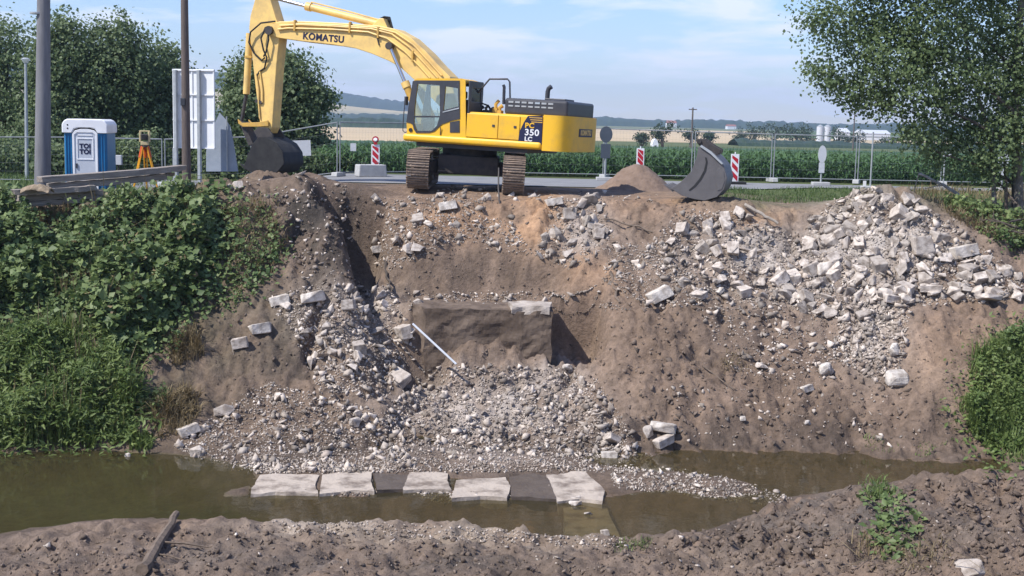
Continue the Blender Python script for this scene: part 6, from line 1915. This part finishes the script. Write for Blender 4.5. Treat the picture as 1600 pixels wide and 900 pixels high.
pv = pv[~((vx > 300) & (gy_ < 40)) & ~((gx_ > -12.5) & (gy_ > 40))]
blades('rough_grass', None, 0, 0.34, 0.011, M['leaf_short'], 'rough grass round the poles and the portable toilet', pts=pv, lean=0.5)
# shrub and brush right of the heap
thicket('heap_side_weeds', [(1470, 318), (1600, 318), (1650, 400), (1580, 400), (1540, 370)], 3000, 0.35, 0.08, M['leaf_vine'], 'weeds growing between rubble heap and poplar', 19)
blades('heap_side_straw', [(1440, 308), (1620, 320), (1620, 390), (1540, 375), (1480, 340)], 2600, 0.4, 0.009, M['leaf_dry'], 'dry straw between rubble heap and poplar', lean=0.6)
tree('shrub', 1515, 33.2, float(tz(*P(1515., 345., 33.2)[:2])), [(1510, 325, 24, 18), (1535, 335, 22, 16), (1525, 345, 30, 16), (1490, 318, 14, 10)], 2600, 0.10, M['leaf_vine'], 'bright green shrub under the bleached trunk', 'shrub', None, 0.12, 0.03)
brush = empty('brush_pile', Vector(hit(np.array([1570.]), np.array([395.]))[0][0]), 0, 'tangled pile of dead branches at the right of the rubble heap', 'brush pile')
bb = Vector(brush.location)
for k in range(80):
    c = Vector(P(random.uniform(1525, 1640), random.uniform(345, 425), 32.0 + random.uniform(-0.3, 0.5)))
    c.z = max(c.z, float(tz(c.x, c.y)) + 0.02)
    d = Vector((random.gauss(0, 1), random.gauss(0, 0.5), random.gauss(0.1, 0.45))).normalized() * random.uniform(0.3, 0.9)
    r_ = random.uniform(0.008, 0.03)
    MB().tube([c - bb - d * 0.5, c - bb + Vector((random.gauss(0, .05), 0, random.gauss(0, .05))), c - bb + d * 0.5], [r_, r_ * 0.9, r_ * 0.4], 5).build('branch', M['bark'] if k % 4 else M['wood'], brush, smooth=True)

# ------------------------------------------------------------------ maize field
def corn_proto(seed, nl, seg):
    r = np.random.default_rng(seed)
    V, F_ = [], []
    for i in range(3):                         # stalk
        a = 2 * np.pi * i / 3
        V += [(0.012 * np.cos(a), 0.012 * np.sin(a), 0), (0.006 * np.cos(a), 0.006 * np.sin(a), 0.95)]
    for i in range(3):
        j = (i + 1) % 3
        F_ += [(2 * i, 2 * j, 2 * j + 1), (2 * i, 2 * j + 1, 2 * i + 1)]
    for k in range(nl):
        az_ = k * 2.6 + r.uniform(-.5, .5); z0 = 0.10 + 0.78 * k / nl; L_ = r.uniform(0.45, 0.68)
        d = np.array([np.cos(az_), np.sin(az_), 0]); s = np.array([-np.sin(az_), np.cos(az_), 0])
        n0 = len(V)
        for q in range(seg + 1):
            t_ = q / seg
            c = np.array([0, 0, z0]) + d * L_ * t_ * 0.75 + np.array([0, 0, 1]) * L_ * (0.75 * t_ - 0.85 * t_ * t_)
            w_ = 0.038 * (1 - t_ ** 2.2) + 0.003
            V += [tuple(c - s * w_), tuple(c + s * w_)]
        for q in range(seg):
            a = n0 + 2 * q
            F_ += [(a, a + 1, a + 3), (a, a + 3, a + 2)]
    return np.array(V), np.array(F_)


CP = [corn_proto(i, 9, 3) for i in range(5)]
CPL = [corn_proto(i + 9, 6, 2) for i in range(4)]


def corn_rows(y0, y1, rowd, sp, protos, hgt):
    pos = []
    y = y0
    while y < y1:
        w_ = 0.45 * y + 6
        xs = np.arange(max(-0.155 * y, -30), w_, sp)
        xs = xs + rng.normal(0, sp * 0.25, len(xs))
        pos.append(np.stack([xs, y - 0.055 * np.clip(xs, -8, 40) + rng.normal(0, 0.06, len(xs)), np.zeros(len(xs))], -1))
        y += rowd
    p = np.concatenate(pos)
    p[:, 2] = g_far(p[:, 0], p[:, 1])
    n = len(p)
    which = rng.integers(0, len(protos), n); a = rng.uniform(0, 2 * np.pi, n); s = hgt * rng.uniform(0.8, 1.15, n)
    Vs, Fs, Va = [], [], []
    n0 = 0
    for k, (V, Fc) in enumerate(protos):
        ii = np.where(which == k)[0]
        c, s_ = np.cos(a[ii])[:, None], np.sin(a[ii])[:, None]
        X = V[None, :, 0] * c - V[None, :, 1] * s_; Y = V[None, :, 0] * s_ + V[None, :, 1] * c
        W = np.stack([X, Y, np.broadcast_to(V[None, :, 2], X.shape)], -1) * s[ii][:, None, None] + p[ii][:, None, :]
        Vs.append(W.reshape(-1, 3)); Fs.append((Fc[None] + (np.arange(len(ii)) * len(V))[:, None, None]).reshape(-1, 3) + n0)
        Va.append((0.3 + 0.5 * V[None, :, 2] + 0.3 * rng.random((len(ii), 1)) - 0.1).ravel()); n0 += len(V) * len(ii)
    return np.concatenate(Vs), np.concatenate(Fs), np.clip(np.concatenate(Va), 0, 1)


A1 = corn_rows(47.6, 52.5, 0.75, 0.19, CP, 1.12)
A2 = corn_rows(52.8, 75, 1.1, 0.34, CPL, 1.15)
V = np.concatenate([A1[0], A2[0]]); F_ = np.concatenate([A1[1], A2[1] + len(A1[0])]); va = np.concatenate([A1[2], A2[2]])
tag(obj('maize_field', np_mesh('maize_field', V, F_, va), None, M['leaf_corn']), 'green maize field beyond the road', 'maize', kind='stuff')
cy_ = np.concatenate([np.arange(52.0, 75, 0.55), np.geomspace(75, 204, 90)])
ux = np.linspace(-0.155, 0.50, 420)
b_, a_ = np.meshgrid(cy_, ux, indexing='ij')
X = a_ * b_; zc = g_far(X, b_) + 0.80 + 0.14 * fbm(X * 2.3, b_ * 1.7, 4, 3) + 0.16 * rng.random(X.shape) * (b_ > 70)
zc[0] -= 0.5
b2 = b_ - 0.055 * np.clip(X, -8, 40)
idx = np.arange(X.size).reshape(X.shape)
Fq = np.stack([idx[:-1, :-1], idx[:-1, 1:], idx[1:, 1:], idx[1:, :-1]], -1).reshape(-1, 4)
tag(obj('maize_canopy', np_mesh('maize_canopy', np.stack([X, b2, zc], -1).reshape(-1, 3), Fq, rng.random(X.size) * 0.7), None, M['leaf_corn']), 'leaf tops of the maize field farther off', 'maize', kind='stuff')

# ------------------------------------------------------------------ far land: trees, wood, chapel, silos, poles
def far_tree(px, py_base, D, wpx, hpx, label, group='far field trees', n=900, name='far_tree'):
    k = D / F_PX
    c = P(float(px), float(py_base), D); zb = float(g_far(c[0], c[1]))
    hp_ = max(hpx, 4)
    bl = []
    for _ in range(5):
        bl.append((px + random.uniform(-.3, .3) * wpx, py_base - hp_ * random.uniform(0.35, 0.75), wpx * random.uniform(0.22, 0.36), hp_ * random.uniform(0.2, 0.3)))
    tree(name, px, D, zb, bl, n, max(0.3, 2.2 * k), M['leaf_far'], label, 'tree', group, clump=max(0.3, 2.4 * k), trunk=0.25, limbs=False, per=18)


far_tree(1036, 228, 215, 44, 38, 'round dark tree beside the small white chapel')
far_tree(1004, 228, 225, 26, 22, 'low bush left of the small white chapel')
far_tree(1080, 226, 260, 22, 28, 'narrow tree by the far utility pole')
far_tree(1108, 228, 260, 26, 24, 'small tree behind the spare bucket on the far field')
for i, (px, h_, w_) in enumerate([(1150, 30, 46), (1180, 40, 44), (1212, 46, 50), (1246, 44, 50), (1262, 40, 36), (1310, 36, 40), (1336, 38, 36)]):
    far_tree(px, 234, 330 + 10 * (i % 3), w_, h_, ['pale edged tree at the near end of the far tree row', 'second tree from the near end of the far tree row', 'tallest tree in the middle of the far tree row', 'broad tree left of the silos', 'low tree touching the silos', 'tree right of the silos', 'last tree of the far row behind the thin post'][i])
for px, w_, h_, D in [(1390, 50, 30, 340), (1440, 50, 34, 350), (1500, 60, 34, 350), (1560, 60, 36, 350)]:
    far_tree(px, 240, D, w_, h_, 'far field tree glimpsed through the poplar leaves')
far_tree(700, 204, 420, 40, 14, 'far hedge tree seen through the cab', n=500)


def wood_belt(name, y, x0, x1, hgt, label, dep=60, seed=1, n=700, zf=None):
    """a far wood that reads as one mass: a bumpy strip of crowns"""
    xs = np.linspace(x0, x1, n); js = np.linspace(0, 1, 9)
    a, j = np.meshgrid(xs, js)
    prof = np.sin(j * np.pi) ** 0.6
    yy = y + (j - 0.5) * dep + 0.05 * y * fbm(a * 0.003, a * 0 + seed, seed, 3)
    z = g_far(a, yy) + hgt * prof * (0.72 + 0.30 * vnoise(a / (hgt * 0.5), j * 4, seed) + 0.2 * (vnoise(a / (hgt * 5), j * 0, seed + 4) - 0.5)) - 0.3
    idx = np.arange(a.size).reshape(a.shape)
    Fq = np.stack([idx[:-1, :-1], idx[:-1, 1:], idx[1:, 1:], idx[1:, :-1]], -1).reshape(-1, 4)
    return tag(obj(name, np_mesh(name, np.stack([a, yy, z], -1).reshape(-1, 3), Fq, rng.random(a.size) * 0.8), None, M['leaf_far']), label, 'wood', kind='stuff')


wood_belt('far_wood', 1650, -120, 900, 12, 'long dark wood along the right horizon', 80, 3)
wood_belt('far_wood', 1350, -700, 30, 9, 'band of wood below the left hill', 90, 5)
wood_belt('far_wood', 2150, -1500, -180, 14, 'wood on the crest of the left hill', 240, 7)
wood_belt('far_wood', 620, -300, -20, 5, 'hedge line across the stubble left of the cab', 20, 9)
wood_belt('far_hedge', 300, 50, 170, 2.0, 'low hedge at the edge of the right stubble field', 16, 11)
# chapel
c = P(1022.5, 227.0, 210.0); zb = float(g_far(c[0], c[1]))
ch = empty('chapel', (c[0], c[1], zb), R(10), 'tiny white chapel beside the round dark tree in the fields', 'chapel')
MB().box(-0.5, 0.5, -0.6, 0.6, 0, 1.25).build('wall', M['white_sheet'], ch)
MB().prism([(-0.5, 1.25), (0.5, 1.25), (0.3, 1.85), (0.0, 2.1), (-0.3, 1.85)], -0.6, 0.6).build('gable', M['white_sheet'], ch)
MB().box(-0.18, 0.18, -0.63, -0.595, 0.35, 1.0).build('niche', M['sign_back'], ch)
# silos
for i, px in enumerate((1280.5, 1292)):
    c = P(px, 222.0, 420.0); zb = float(g_far(c[0], c[1]))
    zt_ = P(px, 194.5, 420.0)[2] - zb
    s_ = empty('grain_silo', (c[0], c[1], zb), 0, ['round pale silo touching the low far tree', 'round pale silo right of its twin'][i], 'silo', 'silos on the far farm')
    MB().cyl((0, 0, 0), (0, 0, zt_ - 0.7), 1.12, 24).build('wall', M['sign_pale'], s_, smooth=True)
    MB().tube([(0, 0, zt_ - 0.7), (0, 0, zt_)], [1.16, 0.15], 24).build('roof', M['galv'], s_, smooth=True)
for i, (px, py0, py1, wpx, D, lab) in enumerate([(1316, 207, 200, 12, 480, 'low pale farm shed right of the silos'), (1362, 213, 203, 46, 500, 'long white farm hall behind the thin post'), (1046, 191, 188, 9, 1500, 'white farmhouse on the far right horizon'), (1053, 191, 188.5, 6, 1520, 'small pale barn beside the far farmhouse'),
                                               (926, 187, 184, 7, 1480, 'white house at the wood edge beyond the counterweight'), (1142, 197, 194.5, 14, 1450, 'red roofed house row on the far plain')]):
    k = D / F_PX
    c = P(float(px), float(py0), float(D)); zb = float(g_far(c[0], c[1])); h_ = max(2.5, P(float(px), float(py1), float(D))[2] - zb)
    e = empty('farm_building', (c[0], c[1], zb), R(8), lab, 'farm building')
    wv = wpx * k / 2
    MB().box(-wv, wv, -4, 4, 0, h_ * 0.65).build('wall', M['white_sheet'], e)
    MB().prism([(-4.2, h_ * 0.65), (4.2, h_ * 0.65), (0, h_)], -wv - 0.2, wv + 0.2, axis='x').build('roof', M['sign_pale'] if i < 2 else mat('tile_roof', (0.3, 0.12, 0.08), (0.25, 0.1, 0.07)), e)
for px, D, top, lab in ((1080.5, 190, 168, 'dark utility pole standing in the maize behind the spare bucket'), (1333, 260, 176, 'thin far utility pole behind the poplar leaves')):
    c = P(float(px), 225.0, float(D)); zb = float(g_far(c[0], c[1])); h_ = P(float(px), float(top), float(D))[2] - zb
    e = empty('utility_pole', (c[0], c[1], zb), 0, lab, 'utility pole')
    MB().tube([(0, 0, 0), (0, 0, h_)], [0.16, 0.11], 8).build('shaft', M['wood_pole'], e)
    MB().box(-0.6, 0.6, -0.06, 0.06, h_ - 0.35, h_ - 0.2).build('cross_arm', M['wood_pole'], e)

# ------------------------------------------------------------------ summer haze
hz = MB().box(-4400, 4400, -60, 4400, -7.5, 125).build('haze', None)
m = bpy.data.materials.new('summer_haze'); m.use_nodes = True
t = m.node_tree; t.nodes.clear()
ho = t.nodes.new('ShaderNodeOutputMaterial'); pv_ = t.nodes.new('ShaderNodeVolumePrincipled')
pv_.inputs['Color'].default_value = (0.62, 0.78, 1.0, 1)
pv_.inputs['Density'].default_value = 0.00026
pv_.inputs['Anisotropy'].default_value = 0.2
t.links.new(pv_.outputs[0], ho.inputs['Volume'])
hz.data.materials.clear(); hz.data.materials.append(m)
tag(hz, 'pale blue summer haze over the plain', 'haze', kind='stuff')

for o in bpy.data.objects:                      # walls, slabs and the like are things that stand in the place
    if o.parent is None and 'category' in o and 'kind' not in o:
        o['kind'] = 'thing'
